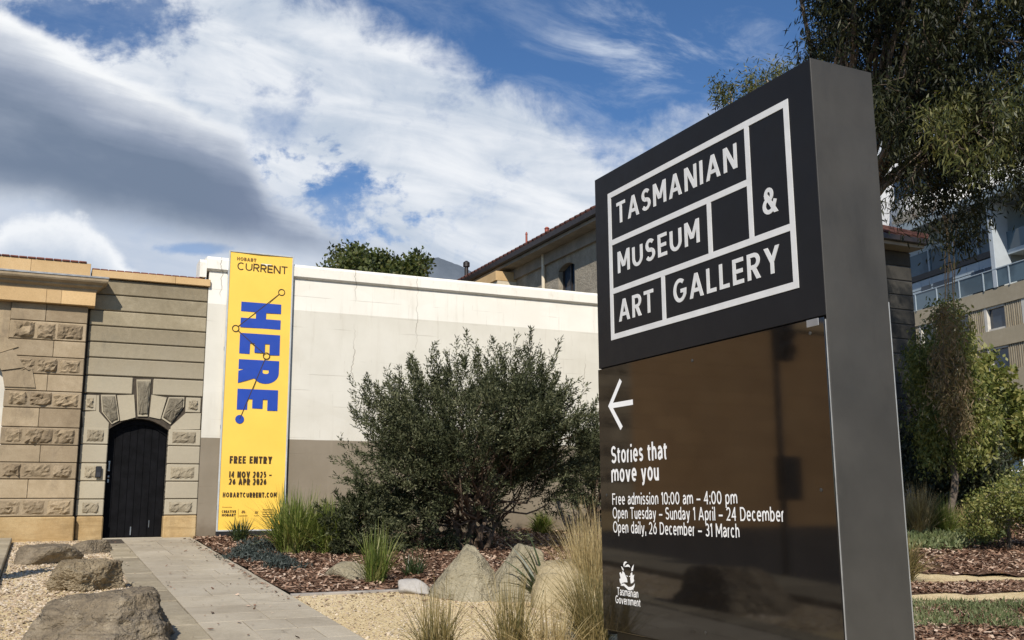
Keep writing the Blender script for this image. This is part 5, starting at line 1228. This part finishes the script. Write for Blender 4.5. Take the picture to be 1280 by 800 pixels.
def museum():
    t = empty('museum_building', ORIT, RZW, 'two storey stone museum building with red tiled roof and dark gutters behind the wall', 'building')
    U0, U1, Y0, Y1, ZE = 12.0, 22.15, 1.0, 30.0, 8.20        # local: x along the wall, y away from it
    b = MB()
    # left flank with an arched window opening
    wy0, wy1, wz0, wz1, ws = 4.02, 5.03, 6.1, 7.72, 7.50
    b.box(U0, U0 + .4, Y0 + .41, wy0, -.3, ZE); b.box(U0, U0 + .4, wy1, 7.95, -.3, ZE); b.box(U0, U0 + .4, wy0, wy1, -.3, wz0)
    n = 8; A = [(wy0 + (wy1 - wy0) * i / n, ws + .15 * (1 - ((i / n) * 2 - 1) ** 2)) for i in range(n + 1)]
    for (a, z0), (c, z1) in zip(A[:-1], A[1:]): b.prism([(a, z0), (a, ZE), (c, ZE), (c, z1)], U0, U0 + .4, axis='x')
    b.box(U0 + 1.4, U0 + 1.8, 7.95, Y1, -.3, ZE); b.box(U0 + .005, U0 + 1.8, 7.75, 7.95, -.3, ZE - .002)
    b.build('flank_wall', M['stucco'], t)
    w = MB(); w.box(U0 + .20, U0 + .235, wy0, wy1, wz0, wz1); wo = w.build('window', M['glass'], t)
    f = MB()
    for y in (wy0, (wy0 + wy1) / 2 - .03, wy1 - .06): f.box(U0 + .15, U0 + .199, y, y + .06, wz0, wz1 - .02)
    f.build('frame', M['gutter'], wo)
    p = MB(); p.lathe([(.055, 0), (.055, 8.3), (.07, 8.31), (.07, 8.40), (.03, 8.43)], (U0 - .09, 5.86, 0), 12); p.build('downpipe', M['cream'], t)
    # front in courses, vermiculated below
    c = MB(); c.box(U0 + .01, U1 - .01, Y0 + .03, Y0 + .41, -.3, ZE); c.build('joint', M['gutter'], t)
    s = MB(); vv = MB(); z = 0.0; i = 0
    while z < ZE - .3:
        z1 = min(z + .455, ZE)
        if z < 3.5:
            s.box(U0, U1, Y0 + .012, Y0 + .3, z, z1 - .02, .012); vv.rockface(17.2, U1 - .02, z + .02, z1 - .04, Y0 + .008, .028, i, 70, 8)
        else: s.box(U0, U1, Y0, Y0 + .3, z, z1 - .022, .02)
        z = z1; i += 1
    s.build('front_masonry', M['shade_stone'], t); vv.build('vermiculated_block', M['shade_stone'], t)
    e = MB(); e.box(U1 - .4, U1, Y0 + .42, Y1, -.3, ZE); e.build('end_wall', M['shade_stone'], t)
    # soffit, gutter, roof
    o = .60
    sf = MB(); sf.box(U0 - o + .08, U1 + .04, Y0 - o + .08, Y1 + .4, ZE + .002, ZE + .10); sf.box(U0 - .10, U0 - .002, Y0 + .2, Y1, ZE - .34, ZE); sf.build('soffit', plain('grey_soffit', (.22, .19, .15), .7, .15, 3), t)
    g = MB(); g.box(U0 - o - .05, U0 - o + .079, Y0 - o - .05, Y1 + .4, ZE + .102, ZE + .285, .02); g.box(U0 - o + .08, U1 + .12, Y0 - o - .05, Y0 - o + .079, ZE + .102, ZE + .285, .02); g.box(U1 + .041, U1 + .17, Y0 - o + .08, Y1 + .4, ZE + .102, ZE + .285, .02); g.build('gutter', M['gutter'], t)
    x0, x1, y0, y1 = U0 - o - .02, U1 + .14, Y0 - o - .02, Y1 + .4; zb = ZE + .29; rise = 2.6; h = (x1 - x0) / 2
    r = MB(); V = [(x0, y0, zb), (x1, y0, zb), (x1, y1, zb), (x0, y1, zb), (x0 + h, y0 + h, zb + rise), (x0 + h, y1, zb + rise)]
    r.add(V, [(0, 1, 4), (1, 2, 5, 4), (3, 0, 4, 5), (2, 3, 5), (3, 2, 1, 0)]); 
    k = 0; sl_ = rise / h
    y = y0 + .3
    while y < 20:                                       # tile rolls down the left slope
        lim = min(h, y - y0) - .05
        if lim > .1: r.tube([(x0 - .02, y, zb + .02), (x0 + lim, y, zb + lim * sl_ + .02)], [.055, .055], 6)
        y += .30
    x = x0 + .3
    while x < x1 - .2:
        lim = min(x - x0, x1 - x) - .05
        if lim > .1: r.tube([(x, y0 - .02, zb + .02), (x, y0 + lim, zb + lim * sl_ + .02)], [.055, .055], 6)
        x += .30
    r.tube([(x0, y0, zb + .04), (x0 + h, y0 + h, zb + rise + .04)], [.11, .11], 8); r.tube([(x1, y0, zb + .04), (x0 + h, y0 + h, zb + rise + .04)], [.11, .11], 8)
    r.build('roof', M['roof_tile'], t)
    red = plain('red_vent_paint', (.30, .075, .05), .6, .2, 5)
    for px, py, hh, rad_, mt in ((639, 313, .42, .035, red), (664, 303, .30, .07, red)):
        d = ray(px, py); tt = ((ORI + WD * (U0 - .5) - CAM) @ WD) / (d @ WD); P = CAM + d * tt; q = P - ORI
        k = MB(); k.lathe([(rad_, -.3), (rad_, hh * .8), (rad_ * 1.3, hh * .82), (rad_ * .6, hh)], (U0 + .05, -float(q @ WN), float(P[2]) + .25), 10); k.build('roof_vent', mt, t)
    # lower wing with a sandstone coping running on beyond the flank
    wgn = MB(); wgn.box(U0 - .68, U0 + 1.35, 7.98, 15, -.3, 7.78); wgn.build('side_wing', M['cream'], t)
    cp = MB(); cp.box(U0 - .74, U0 + 1.38, 7.97, 15.1, 7.783, 8.10, .01); cp.build('wing_coping', M['new_stone'], t)
museum()
fl = at(583, 349, 36); k = empty('flue_pipe', (fl[0], fl[1], 0), 0, 'dark metal flue standing beside the lower end of red roof', 'flue')
q = MB(); q.lathe([(.07, 0), (.07, fl[2] + .45), (.12, fl[2] + .46), (.12, fl[2] + .62), (.04, fl[2] + .68)], (0, 0, 0), 10); q.build('pipe', M['gutter'], k)
q = MB(); q.lathe([(.10, fl[2] - .5), (.10, fl[2] - .1)], (0, 0, 0), 10); q.build('collar', M['lead'], k)

# distant mountain
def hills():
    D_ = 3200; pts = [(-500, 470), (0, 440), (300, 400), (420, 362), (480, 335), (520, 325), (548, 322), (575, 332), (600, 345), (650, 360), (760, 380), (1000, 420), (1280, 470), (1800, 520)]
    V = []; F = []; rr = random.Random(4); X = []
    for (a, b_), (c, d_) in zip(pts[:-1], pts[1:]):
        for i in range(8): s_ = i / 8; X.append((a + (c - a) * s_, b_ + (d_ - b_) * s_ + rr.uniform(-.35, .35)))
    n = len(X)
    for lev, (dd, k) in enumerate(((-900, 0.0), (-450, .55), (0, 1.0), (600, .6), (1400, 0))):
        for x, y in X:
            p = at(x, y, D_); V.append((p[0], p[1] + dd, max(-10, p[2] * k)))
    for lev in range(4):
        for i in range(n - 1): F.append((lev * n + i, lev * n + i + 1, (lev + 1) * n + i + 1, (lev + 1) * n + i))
    tag(link_mesh('hills', V, F, stone('hazy_hillside', [(.10, .125, .15), (.135, .16, .19), (.17, .195, .225)], .004, .2, (.09, .11, .13), .5), smooth=True), kind='structure')  # blue-grey distance haze is put into the hillside's base colour
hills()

# ------------------------------------------------------------------ city buildings across the street
YB = rad(15.0); BX = np.array([math.sin(YB), -math.cos(YB), 0]); BN = np.array([-math.cos(YB), -math.sin(YB), 0]); BP = at(1200, 640, 55); BP[2] = 0
def bpx(x, y, off=0.0):
    d = ray(x, y); tt = ((BP + BN * off - CAM) @ BN) / (d @ BN); p = CAM + d * tt - BP; return float(p @ BX), float(p[2])
def office():
    t = empty('office_building', tuple(BP), math.atan2(BX[1], BX[0]), 'office block with ribbed beige lower floors and pale glass storey above', 'building')
    beige = stone('beige_precast', [(.30, .255, .175), (.37, .315, .225), (.43, .375, .28)], .5, .25, (.22, .19, .14), .004)
    tilem = plain('pale_cladding', (.34, .40, .44), .35, .08, .6)
    A0, A1 = bpx(1060, 500)[0], 26.0
    zt = bpx(1280, 353)[1] * .5 + bpx(1195, 372)[1] * .5                       # top of the beige parapet
    z2, z3 = bpx(1242, 382)[1], bpx(1242, 413)[1]; z4 = bpx(1242, 434)[1]; H = z2 - z3; F_ = zt - z4
    a0, a1 = bpx(1229, 395)[0], bpx(1255, 395)[0]; a2 = bpx(1277, 395)[0]; mod = a2 - a0
    b = MB(); b.box(A0, A1, .35, 14, -.3, zt - .05)
    floors = [(z3, z2)]; z = z4 
    while z - H > .5: floors.append((z - H, z)); z -= F_
    prev = zt
    for f0, f1 in floors: b.box(A0, A1, 0, .349, f1, prev, .0); prev = f0
    b.box(A0, A1, 0.0, .349, -.3, prev)
    n0 = int((A0 - a0) / mod) - 1; n1 = int((A1 - a0) / mod) + 1
    for f0, f1 in floors:
        for k in range(n0, n1 + 1):
            x = a0 + k * mod + (a1 - a0)
            if x < A0 or x + mod - (a1 - a0) > A1: continue
            w = mod - (a1 - a0); nr = 8
            for i in range(nr): b.box(x + w * i / nr, x + w * (i + .55) / nr, .06, .348, f0 + .003, f1 - .003)
    b.build('wall', beige, t)
    fr_m = plain('white_reveal', (.55, .52, .46), .6, .1, 3)
    for f0, f1 in floors[:3]:
        for k in range(max(n0, -6), min(n1, 5)):
            x = a0 + k * mod
            if x < A0 + .2 or x + (a1 - a0) > A1: continue
            w = MB(); w.box(x + .22, x + (a1 - a0) - .06, .24, .30, f0 + .12, f1 - .12); o = w.build('window', M['glass'], t)
            f = MB(); f.box(x, x + .215, .05, .34, f0 + .003, f1 - .003); f.box(x + .22, x + (a1 - a0), .10, .34, f0 + .003, f0 + .115); f.box(x + .22, x + (a1 - a0), .10, .34, f1 - .115, f1 - .003); f.build('frame', fr_m, o)
    # parapet balustrade
    g = MB(); g.box(A0, A1, -.02, 0.0, zt + .06, zt + 1.0); o = g.build('balustrade', M['glass_blue'], t)
    f = MB(); x = A0
    while x < A1: f.box(x, x + .07, -.06, -.021, zt, zt + 1.0); x += 1.9
    f.box(A0, A1, -.06, -.021, zt + 1.003, zt + 1.05); f.build('balustrade_post', tilem, o)
    # glass storey, set a little back
    ys = .9; zr = bpx(1258, 308, -ys)[1]; zg = bpx(1256, 276, -ys)[1]; zroof = zg + 1.0; post = bpx(1256, 300, -ys)[0]
    c = MB(); c.box(A0, post, ys + .12, 13, zt - .04, zroof - .02); rc = MB(); rc.box(post, A1, ys + 2.6, 13, zt - .04, zroof - .02); rc.build('recess_wall', plain('dark_recess', (.10, .115, .125), .6, .1, 1), t)
    x = A0
    while x < post - .2:                                            # square cladding tiles
        z = zt
        while z < zr - .3: c.box(x, min(x + .98, post), ys + .03, ys + .119, z, min(z + .72, zr - .3) - .02, .008); z += .74
        x += 1.0
    c.build('cladding', tilem, t)
    for px0, px1, y0, y1 in ((1151, 1164, 357, 385), (1166, 1192, 350, 380), (1215, 1231, 338, 360), (1232, 1258, 331, 356)):
        l, r_ = bpx(px0, 350, -ys)[0], bpx(px1, 350, -ys)[0]; zz = bpx((px0 + px1) / 2, (y0), -ys)[1]
        w = MB(); w.box(l, r_ - .06, ys - .01, ys + .02, zt + .05, zz); w.build('window', M['glass'], t)
    cuts = [A0] + [bpx(p, 330, -ys)[0] for p in (1110, 1136, 1162, 1194, 1225)] + [post]
    for a_, c_ in zip(cuts[:-1], cuts[1:]):
        w = MB(); w.box(a_ + .05, c_ - .05, ys + .02, ys + .07, zr + .08, zg - .05); o = w.build('window', M['glass_blue'], t)
        f = MB(); f.box(c_ - .049, c_ + .049, ys - .06, ys + .11, zr + .06, zg); f.build('mullion', tilem, o)
    l = MB(); l.box(A0, post, ys - .05, ys + .118, zr - .28, zr + .055); l.build('transom', M['gutter'], t)
    l = MB(); l.box(post - .10, post + .22, -.05, ys + .10, zt + .02, zroof - .01, .02); l.build('corner_post', plain('white_post', (.42, .46, .49), .4, .05, 2), t)
    l = MB(); l.box(A0, A1, -.5, 13, zroof, zroof + .55, .04); l.build('roof_slab', plain('pale_roof_fascia', (.28, .335, .37), .5, .08, .5), t)
    w = MB(); w.box(post + .3, A1, ys + 2.5, ys + 2.58, zt, zroof - .5); w.build('window', M['glass'], t)
    w = MB(); w.box(post + .25, A1, ys - .1, ys + 2.5, zr - .5, zr - .25); w.build('balcony_slab', tilem, t)
    w = MB(); w.box(post + .25, A1, ys - .08, ys - .05, zr - .24, zr + .75); w.build('balcony_glass', M['glass_blue'], t)
office()
def tower():
    P = at(1130, 640, 85); P[2] = 0
    t = empty('apartment_tower', tuple(P), math.atan2(BX[1], BX[0]) + .25, 'white rendered apartment tower with curved balconies seen through the gum tree', 'building')
    wh = plain('white_render', (.74, .73, .71), .7, .08, .3)
    b = MB(); b.box(-14, 8, 0, 16, -.3, 31.5); b.build('wall', wh, t)
    for i in range(2):
        z = 22.0 + 4.2 * i
        for x in (-9.8, -4.9):
            w = MB(); w.box(x, x + 1.9, -.03, .05, z, z + 2.0); o = w.build('window', M['glass'], t)
            f = MB(); f.box(x - .14, x + 2.04, -.06, -.001, z - .14, z - .001); f.box(x - .14, x + 2.04, -.06, -.001, z + 2.001, z + 2.14); f.build('frame', plain('grey_frame', (.3, .32, .34), .5), o)
    for i in range(2):
        z = 20.8 + 4.2 * i; n = 12; poly = [(1 + 8.5 * s_ / n, -2.4 * math.sin(math.pi * s_ / n) - .02) for s_ in range(n + 1)]
        s_ = MB(); s_.prism(poly, z, z + 1.15, axis='z'); s_.build('balcony', wh, t)
        w = MB(); w.box(1.6, 7.9, -.05, .02, z + 1.3, z + 3.9); w.build('glazing', M['glass'], t)
tower()

# ------------------------------------------------------------------ trees
def cluster_points(px_poly, n, d0, d1, seed, thin=0.0, noise_s=.035):
    """crown clump centres: survey outline of the crown filled through its depth"""
    r = np.random.default_rng(seed); P = np.array(px_poly, float); out = []
    from mathutils import noise as mn
    while len(out) < n:
        q = r.uniform(P.min(0), P.max(0)); 
        if not pip(q[None], px_poly)[0]: continue
        d = r.uniform(d0, d1)
        if mn.noise(Vector((q[0] * noise_s, q[1] * noise_s, d * .6 + seed))) < thin - .5 + .0: continue
        out.append(at(q[0], q[1], d))
    return np.array(out)
def leafy(name, base, groups, label, cat='tree', seed=0, trunk_h=3.0, trunk_r=.22, lean=(0, 0), bark='bark', n_limb=10, hang=0.0, group=None, twig=True, trunk_top=None, limb_r=.45, lb=.10):
    """groups: list of (centres, n_leaves, spread, leaf_len, leaf_w, material)"""
    r = np.random.default_rng(seed); base = np.asarray(base, float); t = empty(name, base, 0, label, cat, group)
    al = np.concatenate([g[0] for g in groups]) - base
    top = np.array([lean[0] * trunk_h, lean[1] * trunk_h, trunk_h]) if trunk_top is None else np.asarray(trunk_top) - base
    tr = MB(); limb(tr, (0, 0, -.15), top, trunk_r, trunk_r * .72, r, 10, .03, 8); tr.build('trunk', M[bark], t, smooth=True)
    br = MB(); idx = r.choice(len(al), min(n_limb, len(al)), False); nodes = [top]
    for i in idx:
        P = limb(br, top + r.normal(0, .03, 3), al[i] * .96 + top * .04, trunk_r * limb_r, trunk_r * .10, r, 6, lb, 7); nodes += P[2:]
    nodes = np.array(nodes)
    if twig:
        for c in al:
            k = int(np.argmin(np.linalg.norm(nodes - c, axis=1) + r.uniform(0, .3))); limb(br, nodes[k], c, max(.010, trunk_r * .085), .004, r, 4, .12, 4)
    br.build('branch', M[bark], t, smooth=True)
    for C0, nl, spr, ll, lw, mt in groups:
        C0 = C0 - base; n = len(C0) * nl; c = np.repeat(C0, nl, 0); o = r.normal(0, 1, (n, 3)); o = unit(o) * (r.uniform(0, 1, (n, 1)) ** .5) * spr * np.repeat(r.uniform(.6, 1.35, len(C0)), nl)[:, None]
        if hang: o[:, 2] = o[:, 2] * 1.25 - hang * spr * np.abs(r.normal(0, .7, n))
        d = unit(r.normal(0, 1, (n, 3)) * (1 - .45 * min(1, hang)) + np.array([0, 0, -1.0]) * hang * 1.1)
        quads_mesh('foliage', leaf_quads(c + o, d, ll * r.uniform(.65, 1.3, n), lw * r.uniform(.7, 1.25, n), r), 4, M[mt], t)
    return t
OUT = [(1020, -420), (1022, -10), (1030, 30), (992, 60), (1000, 80), (1030, 92), (1075, 105), (1105, 130), (1150, 165), (1200, 180), (1250, 165), (1310, 170), (1310, -420)]
base = at(1086, 652, 18.6); base[2] = gz(uv_of(base)[1])
g1 = cluster_points(OUT, 800, 15.8, 21.5, 201, thin=.44, noise_s=.021)
g2 = cluster_points([(1112, 150), (1290, 130), (1300, 235), (1262, 225), (1230, 225), (1214, 285), (1188, 300), (1160, 295), (1148, 250), (1120, 200)], 104, 15.8, 18.4, 202, thin=.30)
g4 = cluster_points([(1104, 150), (1140, 150), (1135, 290), (1112, 270)], 16, 15.8, 18.4, 204, thin=.4)
g3 = cluster_points([(1150, 115), (1265, 95), (1275, 175), (1200, 195), (1160, 180)], 26, 14.8, 16.4, 203, thin=.44, noise_s=.03)
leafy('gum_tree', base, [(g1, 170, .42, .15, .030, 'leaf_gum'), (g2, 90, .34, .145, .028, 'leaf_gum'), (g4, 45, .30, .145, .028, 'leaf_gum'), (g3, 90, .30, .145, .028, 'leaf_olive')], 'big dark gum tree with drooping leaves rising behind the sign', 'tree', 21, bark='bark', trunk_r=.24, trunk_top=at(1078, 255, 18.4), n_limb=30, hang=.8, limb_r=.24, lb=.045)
b2 = at(1000, 640, 34); b2[2] = 0
leafy('gum_tree', b2, [(cluster_points([(888, 134), (900, 106), (930, 102), (950, 96), (985, 78), (1040, 90), (1060, 180), (960, 150), (920, 130)], 46, 32.5, 36, 205, thin=.1), 150, .62, .20, .045, 'leaf_olive')], 'small yellow green treetop showing above the sign top edge', 'tree', 22, bark='gum_bark', trunk_r=.26, trunk_top=at(1010, 250, 34), n_limb=12, hang=.4)
b3 = at(468, 640, 38); b3[2] = 0
leafy('round_tree', b3, [(cluster_points([(396, 334), (402, 328), (416, 330), (420, 318), (434, 312), (452, 319), (472, 317), (492, 320), (512, 323), (526, 324), (532, 334), (534, 346), (528, 356), (520, 420), (410, 420), (404, 340), (394, 340)], 190, 35, 41, 206, thin=.12), 120, .50, .17, .12, 'leaf_oak')], 'green treetop showing over the white wall', 'tree', 23, trunk_r=.3, trunk_top=at(468, 400, 38), n_limb=16)
# trees and shrubs at the right, beyond the mulch
b4 = at(1183, 652, 24); b4[2] = gz(uv_of(b4)[1])
leafy('weeping_tree', b4, [
    (cluster_points([(1150, 400), (1176, 376), (1200, 388), (1212, 420), (1218, 470), (1190, 505), (1150, 495), (1138, 450)], 62, 23.4, 26, 207, thin=.36, noise_s=.03), 170, .36, .13, .045, 'leaf_sunlit'),
    (cluster_points([(1136, 450), (1215, 450), (1244, 520), (1232, 570), (1160, 580), (1126, 540)], 60, 23.4, 25.5, 215, thin=.40, noise_s=.03), 130, .38, .13, .05, 'leaf_sunlit'),
    (cluster_points([(1172, 380), (1194, 380), (1202, 440), (1208, 520), (1182, 540), (1170, 470)], 46, 22.0, 23.2, 208, thin=.1), 75, .30, .18, .030, 'leaf_brown'),
    (cluster_points([(1128, 520), (1215, 520), (1245, 540), (1240, 600), (1190, 640), (1128, 620)], 100, 24.8, 27.5, 209, thin=.16), 130, .42, .16, .05, 'leaf_dark')],
    'weeping small tree with browned hanging leaves right of the sign', 'tree', 24, trunk_r=.10, trunk_top=at(1186, 500, 24), n_limb=14, hang=.75)
hg = at(1186, 372, 22.3); tw = empty('hanging_branch', hg, 0, 'bare thin twigs hanging from the gum tree above weeping tree', 'branch')
q = MB(); r9 = np.random.default_rng(5)
for i in range(5): limb(q, at(1186 + r9.uniform(-10, 14), 268, 20.5) - hg, (r9.uniform(-.15, .15), 0, -.3 * r9.random()), .016, .008, r9, 5, .02, 8)
q.build('twig', M['gum_bark'], tw)
b5 = at(1262, 645, 28); b5[2] = 0
leafy('leafy_tree', b5, [(cluster_points([(1222, 455), (1240, 440), (1254, 468), (1272, 492), (1340, 500), (1340, 580), (1245, 560), (1208, 540), (1204, 480)], 130, 26.5, 30, 211, thin=.14), 95, .46, .16, .11, 'leaf_sunlit')], 'sunlit yellow green leafy tree in front of the office block', 'tree', 25, trunk_r=.10, trunk_top=at(1258, 560, 28), n_limb=14)
b6 = at(1258, 657, 20); b6[2] = gz(uv_of(b6)[1])
leafy('low_shrub', b6, [(cluster_points([(1205, 664), (1212, 640), (1228, 618), (1246, 612), (1262, 598), (1300, 588), (1340, 600), (1340, 664)], 120, 18.8, 21, 212, thin=.40, noise_s=.045), 130, .28, .07, .035, 'leaf_sunlit')], 'rounded olive shrub at the right edge below the blue bus', 'shrub', 26, trunk_r=.05, trunk_top=at(1262, 640, 20), n_limb=8)
b7 = at(1215, 655, 25); b7[2] = gz(uv_of(b7)[1])
leafy('low_shrub', b7, [(cluster_points([(1190, 655), (1195, 590), (1230, 560), (1262, 570), (1255, 652)], 80, 24.4, 27, 213, thin=.12), 140, .36, .12, .05, 'leaf_dark')], 'dark shaded shrub beneath the leafy tree', 'shrub', 27, trunk_r=.06, trunk_top=at(1222, 625, 25), n_limb=8)

# ------------------------------------------------------------------ street things seen between the leaves
def wheel(parent, c, r_, w, name='wheel'):
    a = MB(); a.lathe([(r_ * .72, 0), (r_ * .97, .01), (r_, w * .25), (r_, w * .75), (r_ * .97, w - .01), (r_ * .72, w)], c, 24, 'y'); o = a.build(name, M['black_plastic'], parent)
    a = MB(); a.lathe([(r_ * .10, -.012), (r_ * .25, -.012), (r_ * .70, .012), (r_ * .70, w - .012), (r_ * .1, w - .01)], c, 24, 'y'); a.build('rim', M['steel'], o)
def bus():
    P = at(1262, 650, 42); P[2] = 0.0
    t = empty('city_bus', tuple(P), rad(4), 'dark blue bus on the street behind the leafy tree', 'bus')
    bl = plain('dark_blue_paint', (.012, .055, .13), .3, .1, 2, coat=.4)
    k = MB(); k.prism([(-1.0, .35), (-1.22, 1.0), (-1.15, 1.9), (8.8, 1.9), (8.9, .35)], 0, 2.4); k.build('body', bl, t)
    k = MB(); k.box(-1.10, 8.75, .04, 2.36, 1.904, 2.70, .03); k.build('window_band', M['glass'], t)
    k = MB(); k.box(-1.1, 8.8, 0, 2.4, 2.703, 2.95, .10); k.build('roof', plain('grey_bus_roof', (.30, .29, .29), .5, .1, 2), t)
    wm = plain('white_bus_paint', (.72, .72, .7), .4, .05, 2)
    k = MB()
    for x in (-.75, .85, 2.6, 4.4, 6.2, 8.0): k.box(x, x + .10, .0, .039, 1.904, 2.70)
    k.build('pillar', wm, t); k = MB(); k.box(-1.12, 8.8, -.012, -.001, 1.86, 1.93); k.build('stripe', wm, t)
    for x in (0.6, 7.2):
        for y in (-.02, 2.12): wheel(t, (x, y, .46), .46, .28)
    k = MB(); k.box(-1.20, -1.14, .2, .5, .75, .9, .01); k.build('headlight', wm, t); k = MB(); k.box(-1.20, -1.14, 1.9, 2.2, .75, .9, .01); k.build('headlight', wm, t)
bus()
def covered_bike():
    P = at(1139, 641, 27); P[2] = 0
    t = empty('covered_motorbike', tuple(P), rad(70), 'motorbike under a pale grey cover beside the sign edge', 'motorbike')
    n, mm = 28, 12; V = []; r = np.random.default_rng(3)
    for j in range(mm + 1):
        s_ = j / mm
        for i in range(n):
            w = 2 * math.pi * i / n; x = math.cos(w); y = math.sin(w); prof = 1 - s_ ** 2.2 * .93
            hh = .12 + 1.02 * s_ * (1 + .10 * x - .12 * math.cos(2 * x)); fold = 1 + .05 * math.sin(9 * w + 2 * s_) * (1 - s_)
            V.append((x * 1.0 * prof * fold, y * .36 * (prof + .05) * fold, hh))
    F = [(j * n + i, j * n + (i + 1) % n, (j + 1) * n + (i + 1) % n, (j + 1) * n + i) for j in range(mm) for i in range(n)] + [tuple(mm * n + i for i in range(n))]
    link_mesh('cover', V, F, plain('grey_cover_cloth', (.36, .36, .42), .55, .15, 4, bmp=.02, bscale=6), t, smooth=True)
    wheel(t, (-.68, -.06, .30), .30, .12); wheel(t, (.68, -.06, .30), .30, .12)
covered_bike()
def motorbike():
    P = at(1156, 642, 27.5); P[2] = 0
    t = empty('motorbike', tuple(P), rad(75), 'dark motorbike parked beside the covered one', 'motorbike')
    wheel(t, (-.70, -.06, .31), .31, .12); wheel(t, (.70, -.06, .31), .31, .13)
    pt = plain('black_bike_paint', (.02, .02, .024), .25, .1, 3, coat=.5)
    k = MB(); k.tube([(-.35, 0, .78), (-.15, 0, .86), (.05, 0, .84), (.15, 0, .76)], [.10, .16, .15, .08], 12); k.build('tank', pt, t, smooth=True)
    k = MB(); k.tube([(.10, 0, .80), (.4, 0, .78), (.75, 0, .88), (.92, 0, .94)], [.10, .13, .11, .04], 10); k.build('seat', M['black_plastic'], t, smooth=True)
    k = MB(); k.box(-.25, .2, -.14, .14, .32, .66, .05); k.build('engine', M['steel'], t)
    k = MB()
    for y in (-.10, .10): k.tube([(-.70, y, .31), (-.48, y, .95)], [.025, .028], 8); k.tube([(.70, y, .31), (.15, y, .45)], [.03, .03], 8)
    k.build('fork', M['steel'], t)
    k = MB(); k.tube([(-.38, -.36, 1.04), (-.45, -.15, 1.0), (-.45, .15, 1.0), (-.38, .36, 1.04)], [.016] * 4, 8); hb = k.build('handlebar', M['steel'], t)
    for y in (-.38, .38): k = MB(); k.box(-.46, -.43, y - .07, y + .07, 1.14, 1.24, .012); k.build('mirror', M['steel'], hb)
    k = MB(); k.lathe([(.03, .10), (.09, .06), (.10, 0)], (-.60, -.05, .88), 16, 'y'); k.build('headlight', plain('lamp_glass', (.8, .8, .8), .1), t)
    k = MB(); k.tube([(.0, -.17, .34), (.4, -.18, .34), (.85, -.18, .42)], [.03, .045, .055], 10); k.build('exhaust', M['steel'], t)
motorbike()
# post with two boxes by the driveway (mirrored in the sign's glossy face)
_d = ray(975, 540); _t = ((SP - CAM) @ SN) / (_d @ SN); _h = CAM + _d * _t; _r = _d / np.linalg.norm(_d); _r = _r - 2 * (_r @ SN) * SN; SIGNAL = _h + _r * 9.5
SIGNAL[2] = 0
def signal_post():
    P = SIGNAL.copy(); P[2] = gz(uv_of(P)[1])
    t = empty('signal_post', tuple(P), rad(20), 'dark driveway signal post with two control boxes', 'post')
    k = MB(); k.lathe([(.11, 0), (.11, .02), (.055, .03), (.05, 4.2), (.03, 4.24)], (0, 0, 0), 12); k.build('pole', M['black_plastic'], t)
    k = MB(); k.box(-.17, .17, -.25, -.055, 3.2, 3.95, .03); sg = k.build('signal_head', M['black_plastic'], t)
    for z in (3.35, 3.58, 3.80): k = MB(); k.lathe([(.085, 0), (.09, -.10), (.08, -.10), (.075, 0)], (0, -.25, z), 14, 'y'); k.build('visor', M['black_plastic'], sg)
    k = MB(); k.box(-.21, .21, -.22, -.055, 1.1, 1.75, .02); k.build('control_box', M['casing_dark'], t)
signal_post()
